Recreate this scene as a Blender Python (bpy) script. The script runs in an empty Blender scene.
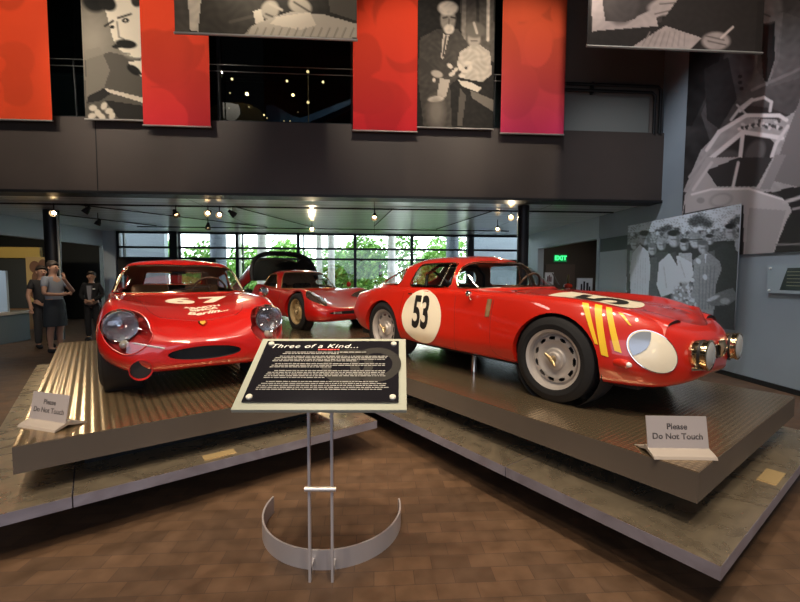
import bpy, bmesh, math, random
import numpy as np
from mathutils import Vector, Matrix
from mathutils.bvhtree import BVHTree
random.seed(7)
PI = math.pi
scene = bpy.context.scene
COL = scene.collection
UP = Vector((0, 0, 1))

# ------------------------------------------------------------------ materials
MATS = {}
def mat(name, color, rough=0.5, metal=0.0, coat=0.0, emit=None, estr=1.0, spec=0.5, noise=None, bump=None, trans=0.0, coatr=0.03):
    if name in MATS: return MATS[name]
    m = bpy.data.materials.new(name); m.use_nodes = True
    nt = m.node_tree; b = nt.nodes['Principled BSDF']
    b.inputs['Base Color'].default_value = (*color, 1)
    b.inputs['Roughness'].default_value = rough
    b.inputs['Metallic'].default_value = metal
    b.inputs['Coat Weight'].default_value = coat
    b.inputs['Coat Roughness'].default_value = coatr
    b.inputs['Specular IOR Level'].default_value = spec
    if emit:
        b.inputs['Emission Color'].default_value = (*emit, 1); b.inputs['Emission Strength'].default_value = estr
    if noise:
        sc, amt = noise
        tc = nt.nodes.new('ShaderNodeTexCoord'); n = nt.nodes.new('ShaderNodeTexNoise'); n.inputs['Scale'].default_value = sc; n.inputs['Detail'].default_value = 5
        nt.links.new(tc.outputs['Object'], n.inputs['Vector'])
        r = nt.nodes.new('ShaderNodeValToRGB')
        r.color_ramp.elements[0].position = .3; r.color_ramp.elements[1].position = .7
        r.color_ramp.elements[0].color = (*[c * (1 - amt) for c in color], 1); r.color_ramp.elements[1].color = (*[min(1, c * (1 + amt)) for c in color], 1)
        nt.links.new(n.outputs['Fac'], r.inputs['Fac']); nt.links.new(r.outputs['Color'], b.inputs['Base Color'])
    if bump:
        sc, st = bump
        tc = nt.nodes.new('ShaderNodeTexCoord'); n = nt.nodes.new('ShaderNodeTexNoise'); n.inputs['Scale'].default_value = sc
        nt.links.new(tc.outputs['Object'], n.inputs['Vector'])
        bp = nt.nodes.new('ShaderNodeBump'); bp.inputs['Strength'].default_value = st; bp.inputs['Distance'].default_value = .01
        nt.links.new(n.outputs['Fac'], bp.inputs['Height']); nt.links.new(bp.outputs['Normal'], b.inputs['Normal'])
    MATS[name] = m
    return m
def glass(name, tint=(.9, .95, .95), f0=0.06, rough=0.0, fmax=.8):
    if name in MATS: return MATS[name]
    m = bpy.data.materials.new(name); m.use_nodes = True; nt = m.node_tree
    nt.nodes.remove(nt.nodes['Principled BSDF'])
    out = nt.nodes['Material Output']
    t = nt.nodes.new('ShaderNodeBsdfTransparent'); t.inputs[0].default_value = (*tint, 1)
    g = nt.nodes.new('ShaderNodeBsdfGlossy'); g.inputs['Roughness'].default_value = rough; g.inputs['Color'].default_value = (1, 1, 1, 1)
    lw = nt.nodes.new('ShaderNodeLayerWeight'); lw.inputs['Blend'].default_value = .25
    mp = nt.nodes.new('ShaderNodeMapRange'); mp.inputs['To Min'].default_value = f0; mp.inputs['To Max'].default_value = fmax
    mx = nt.nodes.new('ShaderNodeMixShader')
    nt.links.new(lw.outputs['Fresnel'], mp.inputs['Value']); nt.links.new(mp.outputs[0], mx.inputs[0])
    nt.links.new(t.outputs[0], mx.inputs[1]); nt.links.new(g.outputs[0], mx.inputs[2]); nt.links.new(mx.outputs[0], out.inputs[0])
    MATS[name] = m
    return m
def vcol_mat(name, rough=.6, spec=.3):
    if name in MATS: return MATS[name]
    m = mat(name, (1, 1, 1), rough, spec=spec); nt = m.node_tree
    a = nt.nodes.new('ShaderNodeVertexColor'); a.layer_name = 'print'
    nt.links.new(a.outputs['Color'], nt.nodes['Principled BSDF'].inputs['Base Color'])
    return m

# ------------------------------------------------------------------ object helpers
def tag(o, label=None, cat=None, group=None, kind=None):
    if label: o['label'] = label
    if cat: o['category'] = cat
    if group: o['group'] = group
    if kind: o['kind'] = kind
    return o
def empty(name, loc=(0, 0, 0), rz=0, **kw):
    o = bpy.data.objects.new(name, None); COL.objects.link(o); o.location = loc; o.rotation_euler = (0, 0, rz)
    o.empty_display_size = .1
    return tag(o, **kw)
def link_bm(name, bm, m, parent=None, smooth=False, recalc=True, mats=None):
    if recalc: bmesh.ops.recalc_face_normals(bm, faces=bm.faces[:])
    me = bpy.data.meshes.new(name); bm.to_mesh(me); bm.free()
    if smooth:
        me.polygons.foreach_set('use_smooth', [True] * len(me.polygons))
        try: me.set_sharp_from_angle(angle=math.radians(40 if smooth is True else smooth))
        except Exception: pass
    o = bpy.data.objects.new(name, me); COL.objects.link(o)
    for k in (mats or [m]): me.materials.append(k)
    if parent: o.parent = parent
    return o
def V(*a): return Vector(a)
def quad(bm, pts, mi=0):
    f = bm.faces.new([bm.verts.new(p) for p in pts]); f.material_index = mi; return f
def add_box(bm, c, s, M=None, bevel=0, mi=0):
    x, y, z = c; a, b, d = s[0] / 2, s[1] / 2, s[2] / 2
    vs = [bm.verts.new(V(x + i * a, y + j * b, z + k * d)) for i in (-1, 1) for j in (-1, 1) for k in (-1, 1)]
    fs = []
    for q in ((0, 1, 3, 2), (4, 6, 7, 5), (0, 4, 5, 1), (2, 3, 7, 6), (0, 2, 6, 4), (1, 5, 7, 3)):
        f = bm.faces.new([vs[i] for i in q]); f.material_index = mi; fs.append(f)
    if bevel:
        es = list({e for f in fs for e in f.edges})
        r = bmesh.ops.bevel(bm, geom=es, offset=bevel, segments=2, affect='EDGES', profile=.5)
        vs = list({v for f in r['faces'] for v in f.verts} | {v for v in vs if v.is_valid})
    if M is not None:
        for v in vs: v.co = M @ v.co
    return vs
def box(name, c, s, m, parent=None, M=None, bevel=0):
    bm = bmesh.new(); add_box(bm, c, s, M, bevel); return link_bm(name, bm, m, parent)
def add_tube(bm, pts, r, seg=10, cap=True, mi=0, closed=False):
    pts = [Vector(p) for p in pts]; n = len(pts); rings = []; prev = None
    rs = r if isinstance(r, (list, tuple)) else [r] * n
    for i, p in enumerate(pts):
        if closed: t = pts[(i + 1) % n] - pts[i - 1]
        else: t = pts[min(i + 1, n - 1)] - pts[max(i - 1, 0)]
        t.normalize()
        if prev is None:
            a = t.orthogonal().normalized()
        else:
            a = (prev - t * prev.dot(t)).normalized()
        prev = a; b = t.cross(a)
        rings.append([bm.verts.new(p + (a * math.cos(2 * PI * k / seg) + b * math.sin(2 * PI * k / seg)) * rs[i]) for k in range(seg)])
    rng = range(n if closed else n - 1)
    for i in rng:
        A, B = rings[i], rings[(i + 1) % n]
        off = 0
        if closed and i == n - 1:
            off = min(range(seg), key=lambda o: (A[0].co - B[o].co).length)
        for k in range(seg):
            f = bm.faces.new((A[k], A[(k + 1) % seg], B[(k + 1 + off) % seg], B[(k + off) % seg])); f.material_index = mi
    if cap and not closed:
        for q in (rings[0][::-1], rings[-1]):
            f = bm.faces.new(q); f.material_index = mi
    return rings
def tube(name, pts, r, m, parent=None, seg=10, closed=False):
    bm = bmesh.new(); add_tube(bm, pts, r, seg, closed=closed); return link_bm(name, bm, m, parent, smooth=True)
def add_lathe(bm, prof, c=(0, 0, 0), axis='z', seg=32, mi=0, a0=0, a1=2 * PI, M=None):
    """prof = [(radius, height)...] turned about axis"""
    full = abs(a1 - a0 - 2 * PI) < 1e-6
    rings = []
    for (r, h) in prof:
        ring = []
        for k in range(seg if full else seg + 1):
            t = a0 + (a1 - a0) * k / seg
            if axis == 'z': p = V(r * math.cos(t), r * math.sin(t), h)
            elif axis == 'y': p = V(r * math.cos(t), h, r * math.sin(t))
            else: p = V(h, r * math.cos(t), r * math.sin(t))
            p += Vector(c)
            if M is not None: p = M @ p
            ring.append(bm.verts.new(p))
        rings.append(ring)
    n = len(rings[0])
    for A, B in zip(rings, rings[1:]):
        for k in range(n if full else n - 1):
            f = bm.faces.new((A[k], A[(k + 1) % n], B[(k + 1) % n], B[k])); f.material_index = mi
    bmesh.ops.remove_doubles(bm, verts=[v for r_ in rings for v in r_], dist=1e-6)
def lathe(name, prof, m, parent=None, c=(0, 0, 0), axis='z', seg=32, M=None, smooth=True):
    bm = bmesh.new(); add_lathe(bm, prof, c, axis, seg, M=M); return link_bm(name, bm, m, parent, smooth=smooth)
def add_prism(bm, poly, a, b, axis='z', M=None):
    """polygon (2D list) extruded from a to b along axis; 'z': (x,y) 'y': (x,z) 'x': (y,z)"""
    def P(p, h):
        q = V(p[0], p[1], h) if axis == 'z' else V(p[0], h, p[1]) if axis == 'y' else V(h, p[0], p[1])
        return M @ q if M is not None else q
    A = [bm.verts.new(P(p, a)) for p in poly]; B = [bm.verts.new(P(p, b)) for p in poly]
    n = len(poly)
    bm.faces.new(A); bm.faces.new(B[::-1])
    for i in range(n): bm.faces.new((A[i], B[i], B[(i + 1) % n], A[(i + 1) % n]))
def prism(name, poly, a, b, m, parent=None, axis='z', M=None, smooth=False):
    bm = bmesh.new(); add_prism(bm, poly, a, b, axis, M); return link_bm(name, bm, m, parent, smooth=smooth)
def circle2(cx, cy, rx, ry=None, n=32, rot=0):
    ry = ry or rx; c, s = math.cos(rot), math.sin(rot)
    return [(cx + rx * math.cos(t) * c - ry * math.sin(t) * s, cy + rx * math.cos(t) * s + ry * math.sin(t) * c) for t in [2 * PI * k / n for k in range(n)]]
def text_mesh(body, size=1.0, shear=0, offset=0, align='CENTER', spacing=1.0):
    cu = bpy.data.curves.new('t', 'FONT'); cu.body = body; cu.size = size; cu.shear = shear; cu.offset = offset
    cu.align_x = align; cu.align_y = 'CENTER'; cu.space_character = spacing; cu.resolution_u = 4
    o = bpy.data.objects.new('t', cu); COL.objects.link(o)
    dg = bpy.context.evaluated_depsgraph_get(); dg.update()
    me = bpy.data.meshes.new_from_object(o.evaluated_get(dg))
    bm = bmesh.new(); bm.from_mesh(me)
    bpy.data.objects.remove(o); bpy.data.curves.remove(cu); bpy.data.meshes.remove(me)
    return bm
def text_flat(name, body, size, m, parent, M, depth=.0015, **kw):
    bm = text_mesh(body, size, **kw)
    r = bmesh.ops.extrude_face_region(bm, geom=bm.faces[:])
    for v in [g for g in r['geom'] if isinstance(g, bmesh.types.BMVert)]: v.co.z += depth
    for v in bm.verts: v.co = M @ v.co
    return link_bm(name, bm, m, parent)
def frame_M(o, ax, ay):
    ax = Vector(ax).normalized(); ay = Vector(ay); ay = (ay - ax * ay.dot(ax)).normalized(); az = ax.cross(ay)
    M = Matrix((ax, ay, az)).transposed().to_4x4(); M.translation = Vector(o); return M

# ------------------------------------------------------------------ tensor surfaces
def cr(P, n):
    """Catmull-Rom through P (m,...) along axis 0, n steps a segment"""
    P = np.asarray(P, float); m = len(P)
    E = np.concatenate([[2 * P[0] - P[1]], P, [2 * P[-1] - P[-2]]])
    out = []
    for i in range(m - 1):
        p0, p1, p2, p3 = E[i], E[i + 1], E[i + 2], E[i + 3]
        for k in range(n):
            t = k / n
            out.append(.5 * ((2 * p1) + (-p0 + p2) * t + (2 * p0 - 5 * p1 + 4 * p2 - p3) * t * t + (-p0 + 3 * p1 - 3 * p2 + p3) * t ** 3))
    out.append(P[-1]); return np.array(out)
def tensor(net, nu, nv):
    g = cr(np.asarray(net, float), nu)
    return np.transpose(cr(np.transpose(g, (1, 0, 2)), nv), (1, 0, 2))
def ring_surface(bm, g, closed_mirror=True, cap0=False, cap1=False):
    """g (rows, cols, 3): each row a half ring from y=0 to y=0; mirrored in y"""
    rows = []
    for row in g:
        half = [bm.verts.new(p) for p in row]
        mir = [bm.verts.new((p[0], -p[1], p[2])) for p in row[-2:0:-1]]
        rows.append(half + mir)
    n = len(rows[0])
    for A, B in zip(rows, rows[1:]):
        for k in range(n):
            bm.faces.new((A[k], A[(k + 1) % n], B[(k + 1) % n], B[k]))
    if cap0: bm.faces.new(rows[0])
    if cap1: bm.faces.new(rows[-1])
    bmesh.ops.remove_doubles(bm, verts=bm.verts[:], dist=2e-4)
    bmesh.ops.dissolve_degenerate(bm, edges=bm.edges[:], dist=1e-5)
def inside(p, poly):
    x, y = p; c = False; n = len(poly)
    for i in range(n):
        x1, y1 = poly[i]; x2, y2 = poly[(i + 1) % n]
        if (y1 > y) != (y2 > y) and x < (x2 - x1) * (y - y1) / (y2 - y1) + x1: c = not c
    return c
def pr(co, axis):
    return (co.x, co.z) if axis == 'y' else (co.x, co.y) if axis == 'z' else (co.y, co.z)
def cut_poly(bm, poly, axis='y', cond=None, pad=.03):
    xs = [p[0] for p in poly]; ys = [p[1] for p in poly]
    x0, x1, y0, y1 = min(xs) - pad, max(xs) + pad, min(ys) - pad, max(ys) + pad
    def near(f):
        if cond and not cond(f.calc_center_median()): return False
        q = [pr(v.co, axis) for v in f.verts]
        return max(a[0] for a in q) > x0 and min(a[0] for a in q) < x1 and max(a[1] for a in q) > y0 and min(a[1] for a in q) < y1
    n = len(poly)
    for i in range(n):
        a, b = poly[i], poly[(i + 1) % n]
        dx, dy = b[0] - a[0], b[1] - a[1]; L = math.hypot(dx, dy)
        if L < 1e-6: continue
        nx, ny = dy / L, -dx / L
        if axis == 'y': co, no = V(a[0], 0, a[1]), V(nx, 0, ny)
        elif axis == 'z': co, no = V(a[0], a[1], 0), V(nx, ny, 0)
        else: co, no = V(0, a[0], a[1]), V(0, nx, ny)
        mx, my, R_ = (a[0] + b[0]) / 2, (a[1] + b[1]) / 2, L / 2 + pad
        fs = []
        for f in bm.faces:
            if not near(f): continue
            q = [pr(v.co, axis) for v in f.verts]
            if min(t[0] for t in q) < mx + R_ and max(t[0] for t in q) > mx - R_ and min(t[1] for t in q) < my + R_ and max(t[1] for t in q) > my - R_: fs.append(f)
        geom = fs + list({e for f in fs for e in f.edges}) + list({v for f in fs for v in f.verts})
        if geom: bmesh.ops.bisect_plane(bm, geom=geom, dist=1e-5, plane_co=co, plane_no=no)
    return [f for f in bm.faces if (not cond or cond(f.calc_center_median())) and inside(pr(f.calc_center_median(), axis), poly)]
def detach(bm, faces):
    nb = bmesh.new(); mp = {}
    for f in faces:
        vs = []
        for v in f.verts:
            if v not in mp: mp[v] = nb.verts.new(v.co)
            vs.append(mp[v])
        try: nb.faces.new(vs)
        except ValueError: pass
    bmesh.ops.delete(bm, geom=faces, context='FACES')
    return nb
def rim_loops(bm):
    """ordered boundary loops of a bmesh patch"""
    es = [e for e in bm.edges if len(e.link_faces) == 1]; adj = {}
    for e in es:
        for v in e.verts: adj.setdefault(v, []).append(e.other_vert(v))
    loops = []; seen = set()
    for v0 in adj:
        if v0 in seen: continue
        loop = [v0]; seen.add(v0); cur = v0
        while True:
            nx = [w for w in adj[cur] if w not in seen]
            if not nx: break
            cur = nx[0]; seen.add(cur); loop.append(cur)
        if len(loop) > 4: loops.append([v.co.copy() for v in loop])
    return loops
def resample(loop, n):
    pts = loop + [loop[0]]; L = [0]
    for a, b in zip(pts, pts[1:]): L.append(L[-1] + (b - a).length)
    out = []; j = 0
    for k in range(n):
        s = L[-1] * k / n
        while L[j + 1] < s: j += 1
        t = (s - L[j]) / max(1e-9, L[j + 1] - L[j]); out.append(pts[j].lerp(pts[j + 1], t))
    return out
def grid_cut(bm, step):
    xs = [v.co.x for v in bm.verts]; ys = [v.co.y for v in bm.verts]
    for k in range(math.ceil(min(xs) / step), int(max(xs) / step) + 1):
        bmesh.ops.bisect_plane(bm, geom=bm.verts[:] + bm.edges[:] + bm.faces[:], plane_co=(k * step, 0, 0), plane_no=(1, 0, 0))
    for k in range(math.ceil(min(ys) / step), int(max(ys) / step) + 1):
        bmesh.ops.bisect_plane(bm, geom=bm.verts[:] + bm.edges[:] + bm.faces[:], plane_co=(0, k * step, 0), plane_no=(0, 1, 0))
def decal(name, bm2, M, bvh, m, parent, off=.003, step=.02, reach=2.0, smooth=True):
    """drop a flat shape (in its own xy plane, placed by M, looking down -z) on to a surface"""
    grid_cut(bm2, step)
    dirn = -(M.to_3x3() @ UP).normalized(); bad = []
    for v in bm2.verts:
        p = M @ v.co; h = bvh.ray_cast(p - dirn * .3, dirn, reach)
        if h[0] is None: bad.append(v); continue
        nrm = h[1] if h[1].dot(dirn) < 0 else -h[1]
        v.co = h[0] + nrm * off
    if bad: bmesh.ops.delete(bm2, geom=bad, context='VERTS')
    return link_bm(name, bm2, m, parent, smooth=80 if smooth else False, recalc=True)
def poly_bm(poly):
    bm = bmesh.new(); bm.faces.new([bm.verts.new((p[0], p[1], 0)) for p in poly]); bmesh.ops.triangulate(bm, faces=bm.faces[:]); return bm

# the two directions of the room (slightly turned) and of the platforms
ROOM = math.radians(3.6)
PLAT = math.radians(37)
def RP(x, y, z=0):
    return V(x * math.cos(ROOM) - y * math.sin(ROOM), x * math.sin(ROOM) + y * math.cos(ROOM), z)
def UVP(u, v, z=0):
    return V(u * math.cos(PLAT) - v * math.sin(PLAT), u * math.sin(PLAT) + v * math.cos(PLAT), z)
MR = Matrix.Rotation(ROOM, 4, 'Z'); MP = Matrix.Rotation(PLAT, 4, 'Z')
def rbox(name, x0, x1, y0, y1, z0, z1, m, parent=None, frame=MR, bevel=0):
    return box(name, ((x0 + x1) / 2, (y0 + y1) / 2, (z0 + z1) / 2), (x1 - x0, y1 - y0, z1 - z0), m, parent, M=frame, bevel=bevel)
def struct(o): o['kind'] = 'structure'; return o
HP = .57                                                      # top of the platforms

# ------------------------------------------------------------------ camera
cam_d = bpy.data.cameras.new('camera'); cam = bpy.data.objects.new('camera', cam_d); COL.objects.link(cam)
cam_d.sensor_width = 36; cam_d.lens = 410 / 800 * 36; cam_d.clip_start = .05; cam_d.clip_end = 300
P_, r_ = math.atan(25 / 410), .005
Fv = V(0, math.cos(P_), -math.sin(P_)); Rv = V(1, 0, 0); Uv = V(0, math.sin(P_), math.cos(P_))
R2 = Rv * math.cos(r_) + Uv * math.sin(r_); U2 = Uv * math.cos(r_) - Rv * math.sin(r_)
Mc = Matrix((R2, U2, -Fv)).transposed().to_4x4(); Mc.translation = V(0, 0, 1.5); cam.matrix_world = Mc
scene.camera = cam
scene.view_settings.view_transform = 'Standard'; scene.view_settings.look = 'None'; scene.view_settings.gamma = 1; scene.view_settings.exposure = 0
# ------------------------------------------------------------------ cars
def paint_mat(name, col, inner):
    m = mat(name, col, .34, coat=1.0); nt = m.node_tree; b = nt.nodes['Principled BSDF']
    ge = nt.nodes.new('ShaderNodeNewGeometry'); mx = nt.nodes.new('ShaderNodeMixRGB'); mx.inputs[1].default_value = (*col, 1); mx.inputs[2].default_value = (*inner, 1)
    nt.links.new(ge.outputs['Backfacing'], mx.inputs[0]); nt.links.new(mx.outputs[0], b.inputs['Base Color']); return m
RED = paint_mat('red_paint', (.46, .006, .004), (.34, .23, .14))            # lacquer outside, lining inside
REDO = paint_mat('rosso_paint', (.50, .013, .004), (.18, .15, .12))
CHROME = mat('chrome', (.85, .85, .83), .12, 1.0)
BRASS = mat('warm_chrome', (.80, .62, .38), .14, 1.0)
RUBBER = mat('tyre_rubber', (.013, .013, .014), .75, spec=.25, bump=(60, .15))
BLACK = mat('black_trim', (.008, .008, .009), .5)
WELL = mat('wheel_well', (.006, .006, .007), .9)
ALLOY = mat('silver_wheel', (.42, .385, .36), .42, .3)
GOLDW = mat('tan_wheel', (.45, .33, .17), .45, .3)
CREAM = mat('cream_paint', (.80, .72, .56), .4, coat=.5)
WHITEP = mat('white_paint', (.85, .80, .70), .4)
NUMB = mat('number_black', (.012, .011, .01), .45)
YEL = mat('yellow_paint', (.80, .50, .02), .4, coat=.5)
CGLASS = glass('car_glass', (.92, .95, .94), .06, fmax=.4)
LGLASS = glass('lamp_glass', (.93, .95, .97), .08)
SEAT = mat('seat_leather', (.05, .028, .018), .6)
DASH = mat('dash_black', (.02, .018, .017), .6)
TANP = mat('tan_plastic', (.45, .30, .14), .5)

def st(x, w, zb, zw, zcr, yc, zh, zc, kb=.80, k2=.975):
    return [(x, 0, zb), (x, kb * w, zb), (x, w * k2, zb + .35 * (zw - zb)), (x, w, zw), (x, yc + .62 * (w - yc), zw + .72 * (zcr - zw)), (x, yc, zcr), (x, yc * .55, zh), (x, 0, zc)]

def arch_cut(bm, cx, cz, r, ylim, below=.0):
    poly = circle2(cx, cz, r, n=36)
    for s in (1, -1):
        fs = cut_poly(bm, poly, 'y', cond=lambda c, s=s: c.y * s > ylim)
        edges_before = set(bm.edges)
        bmesh.ops.delete(bm, geom=fs, context='FACES')
    # flange turned inwards
    es = [e for e in bm.edges if len(e.link_faces) == 1 and all(abs(math.hypot(v.co.x - cx, v.co.z - cz) - r) < .004 for v in e.verts)]
    r2 = bmesh.ops.extrude_edge_only(bm, edges=es)
    for v in [g for g in r2['geom'] if isinstance(g, bmesh.types.BMVert)]:
        v.co.y -= math.copysign(.05, v.co.y)

def make_wheel(car, x, y, s, R, wd, rim, m, style='tz', spinner=True):
    """s = +1 outer face looks to +y.  wheel > tyre, spinner"""
    bm = bmesh.new()
    y0 = y
    # rim barrel and lip
    add_lathe(bm, [(rim, y0 - s * wd * .45), (rim * .93, y0 - s * wd * .2), (rim * .93, y0 + s * wd * .25), (rim * .965, y0 + s * wd * .38), (rim + .012, y0 + s * wd * .44), (rim + .014, y0 + s * wd * .40)], (x, 0, R), 'y', 48)
    # disc with openings
    if style == 'tz': prof = [(.03, .33), (.045, .33), (.055, .24), (.075, .22), (.085, .13), (.11, .12), (.13, .17), (rim * .66, .20), (rim * .685, .202), (rim * .71, .202), (rim * .775, .196), (rim * .80, .19), (rim * .825, .18), (rim * .86, .10), (rim * .93, .12)]; hb = (8, 11); nh = 11; hw = 3.4
    elif style == 'slots': prof = [(.03, .24), (.07, .24), (.09, .12), (rim * .6, .15), (rim * .66, .17), (rim * .78, .17), (rim * .84, .14), (rim * .94, .06)]; hb = (4, 6); nh = 8; hw = 4
    else: prof = [(.03, .30), (.07, .28), (.09, .12), (rim * .5, .14), (rim * .62, .2), (rim * .80, .2), (rim * .86, .14), (rim * .94, .06)]; hb = (4, 5); nh = 10; hw = 4
    seg = 96; rings = []
    for (r, h) in prof: rings.append([bm.verts.new((x + r * math.cos(2 * PI * k / seg), y0 + s * h * wd, R + r * math.sin(2 * PI * k / seg))) for k in range(seg)])
    per = seg / nh
    for i in range(len(prof) - 1):
        for k in range(seg):
            ph = (k + .5) % per - per / 2
            w_ = hw if style != 'tz' or i == 9 else hw - 1.0
            if hb[0] <= i < hb[1] and abs(ph) < w_ * .75: continue
            bm.faces.new((rings[i][k], rings[i][(k + 1) % seg], rings[i + 1][(k + 1) % seg], rings[i + 1][k]))
    bm.faces.new(rings[0])
    wh = link_bm('wheel', bm, m, car, smooth=35)
    # tyre
    t = bmesh.new()
    hw_ = wd / 2
    prof = [(rim, -hw_ * .8), (rim + .01, -hw_ * .9), ((rim + R) / 2, -hw_ * 1.02), (R - .03, -hw_ * .96), (R - .008, -hw_ * .78)]
    for q in np.linspace(-.7, .7, 8): prof += [(R, hw_ * (q - .06)), (R - .006, hw_ * (q - .05)), (R - .006, hw_ * (q + .0)), (R, hw_ * (q + .01))]
    prof += [(R - .008, hw_ * .8), (R - .03, hw_ * .96), (R - .055, hw_ * 1.0), (R - .057, hw_ * 1.02), (R - .062, hw_ * 1.02), ((rim + R) / 2, hw_ * 1.03), (rim + .02, hw_ * .95), (rim + .018, hw_ * .88), (rim, hw_ * .8)]
    add_lathe(t, [(r, h * s) for r, h in prof], (x, y0, R), 'y', 56)
    ty = link_bm('tyre', t, RUBBER, wh, smooth=50)
    # brake drum seen through the openings
    lathe('brake_drum', [(0, y0 + s * .02), (.14, y0 + s * .02), (.15, y0 - s * .03), (.15, y0 - s * .06)], WELL, wh, (x, 0, R), 'y', 24)
    if spinner:
        b = bmesh.new()
        add_lathe(b, [(0, y0 + s * (wd * .30 + .045)), (.012, y0 + s * (wd * .30 + .043)), (.022, y0 + s * (wd * .30 + .03)), (.03, y0 + s * wd * .30)], (x, 0, R), 'y', 20)
        a = random.uniform(.6, .9)
        for q in (0, PI):
            d_ = V(math.cos(a + q), 0, math.sin(a + q)); c = V(x, y0 + s * (wd * .30 + .03), R)
            add_tube(b, [c, c + d_ * .035 + V(0, s * .006, 0), c + d_ * .062 + V(0, s * .014, 0)], [.015, .012, .007], 8)
        link_bm('spinner', b, mat('spinner_bronze', (.30, .22, .12), .3, .7), wh, smooth=True)
    return wh

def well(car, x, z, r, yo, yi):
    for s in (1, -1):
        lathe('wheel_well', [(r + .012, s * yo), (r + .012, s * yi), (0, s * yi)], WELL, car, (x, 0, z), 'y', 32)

def window_set(bm, car, wins, frame_m, glass_m=None, fr=.009, inset=0):
    """wins: list of (name, poly, cond, axis)"""
    for name, poly, cond, axis in wins:
        fs = cut_poly(bm, poly, axis, cond)
        if not fs: print('no faces for', name); continue
        nb = detach(bm, fs); loops = rim_loops(nb)
        g = link_bm(name, nb, glass_m or CGLASS, car, smooth=80)
        if fr:
            b = bmesh.new()
            for lp in loops:
                add_tube(b, resample(lp, max(24, len(lp) // 2)), fr, 6, closed=True)
            link_bm('window_frame', b, frame_m, g, smooth=True)

def seat(car, x, y, m, zb=.22):
    bm = bmesh.new()
    add_box(bm, (x, y, zb + .08), (.46, .42, .16), bevel=.04)
    add_box(bm, (0, 0, .26), (.13, .40, .55), M=Matrix.Translation((x + .25, y, zb + .10)) @ Matrix.Rotation(math.radians(20), 4, 'Y'), bevel=.045)
    return link_bm('seat', bm, m, car, smooth=True)
def steering(car, x, y, z, rr=.18, tilt=65):
    M = Matrix.Translation((x, y, z)) @ Matrix.Rotation(math.radians(tilt), 4, 'Y')
    bm = bmesh.new()
    add_tube(bm, [M @ V(rr * math.cos(t), rr * math.sin(t), 0) for t in np.linspace(0, 2 * PI, 33)[:-1]], .011, 8, closed=True)
    for t in (0.3, PI - .3, 1.5 * PI): add_tube(bm, [M @ V(0, 0, -.02), M @ V(rr * math.cos(t), rr * math.sin(t), 0)], .007, 6)
    add_tube(bm, [M @ V(0, 0, 0), M @ V(0, 0, -.35)], .014, 8)
    return link_bm('steering_wheel', bm, mat('wheel_rim_wood', (.10, .04, .02), .4), car, smooth=True)

def body_from(net, nu=7, nv=5):
    bm = bmesh.new(); ring_surface(bm, tensor(net, nu, nv), cap0=True, cap1=True)
    bmesh.ops.recalc_face_normals(bm, faces=bm.faces[:]); return bm
def house_from(net, nu=6, nv=8):
    bm = bmesh.new(); ring_surface(bm, tensor(net, nu, nv))
    bmesh.ops.recalc_face_normals(bm, faces=bm.faces[:])
    return bm
def mirror_car(car, x, y, z, s, m=CHROME, q=1.0):
    bm = bmesh.new(); add_tube(bm, [(x, y, z), (x - .01, y + s * .03, z + .07 * q)], .006, 8); 
    add_lathe(bm, [(r0 * q, h0) for r0, h0 in [(0, -.03), (.03, -.025), (.05, 0), (.052, .012), (.046, .014), (0, .012)]], (x - .01, y + s * .04, z + .10 * q), 'x', 24)
    return link_bm('side_mirror', bm, m, car, smooth=True)
def tray(car, poly, z0, m=DASH):
    return prism('cabin_floor', poly, z0, z0 + .02, m, car)

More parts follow.
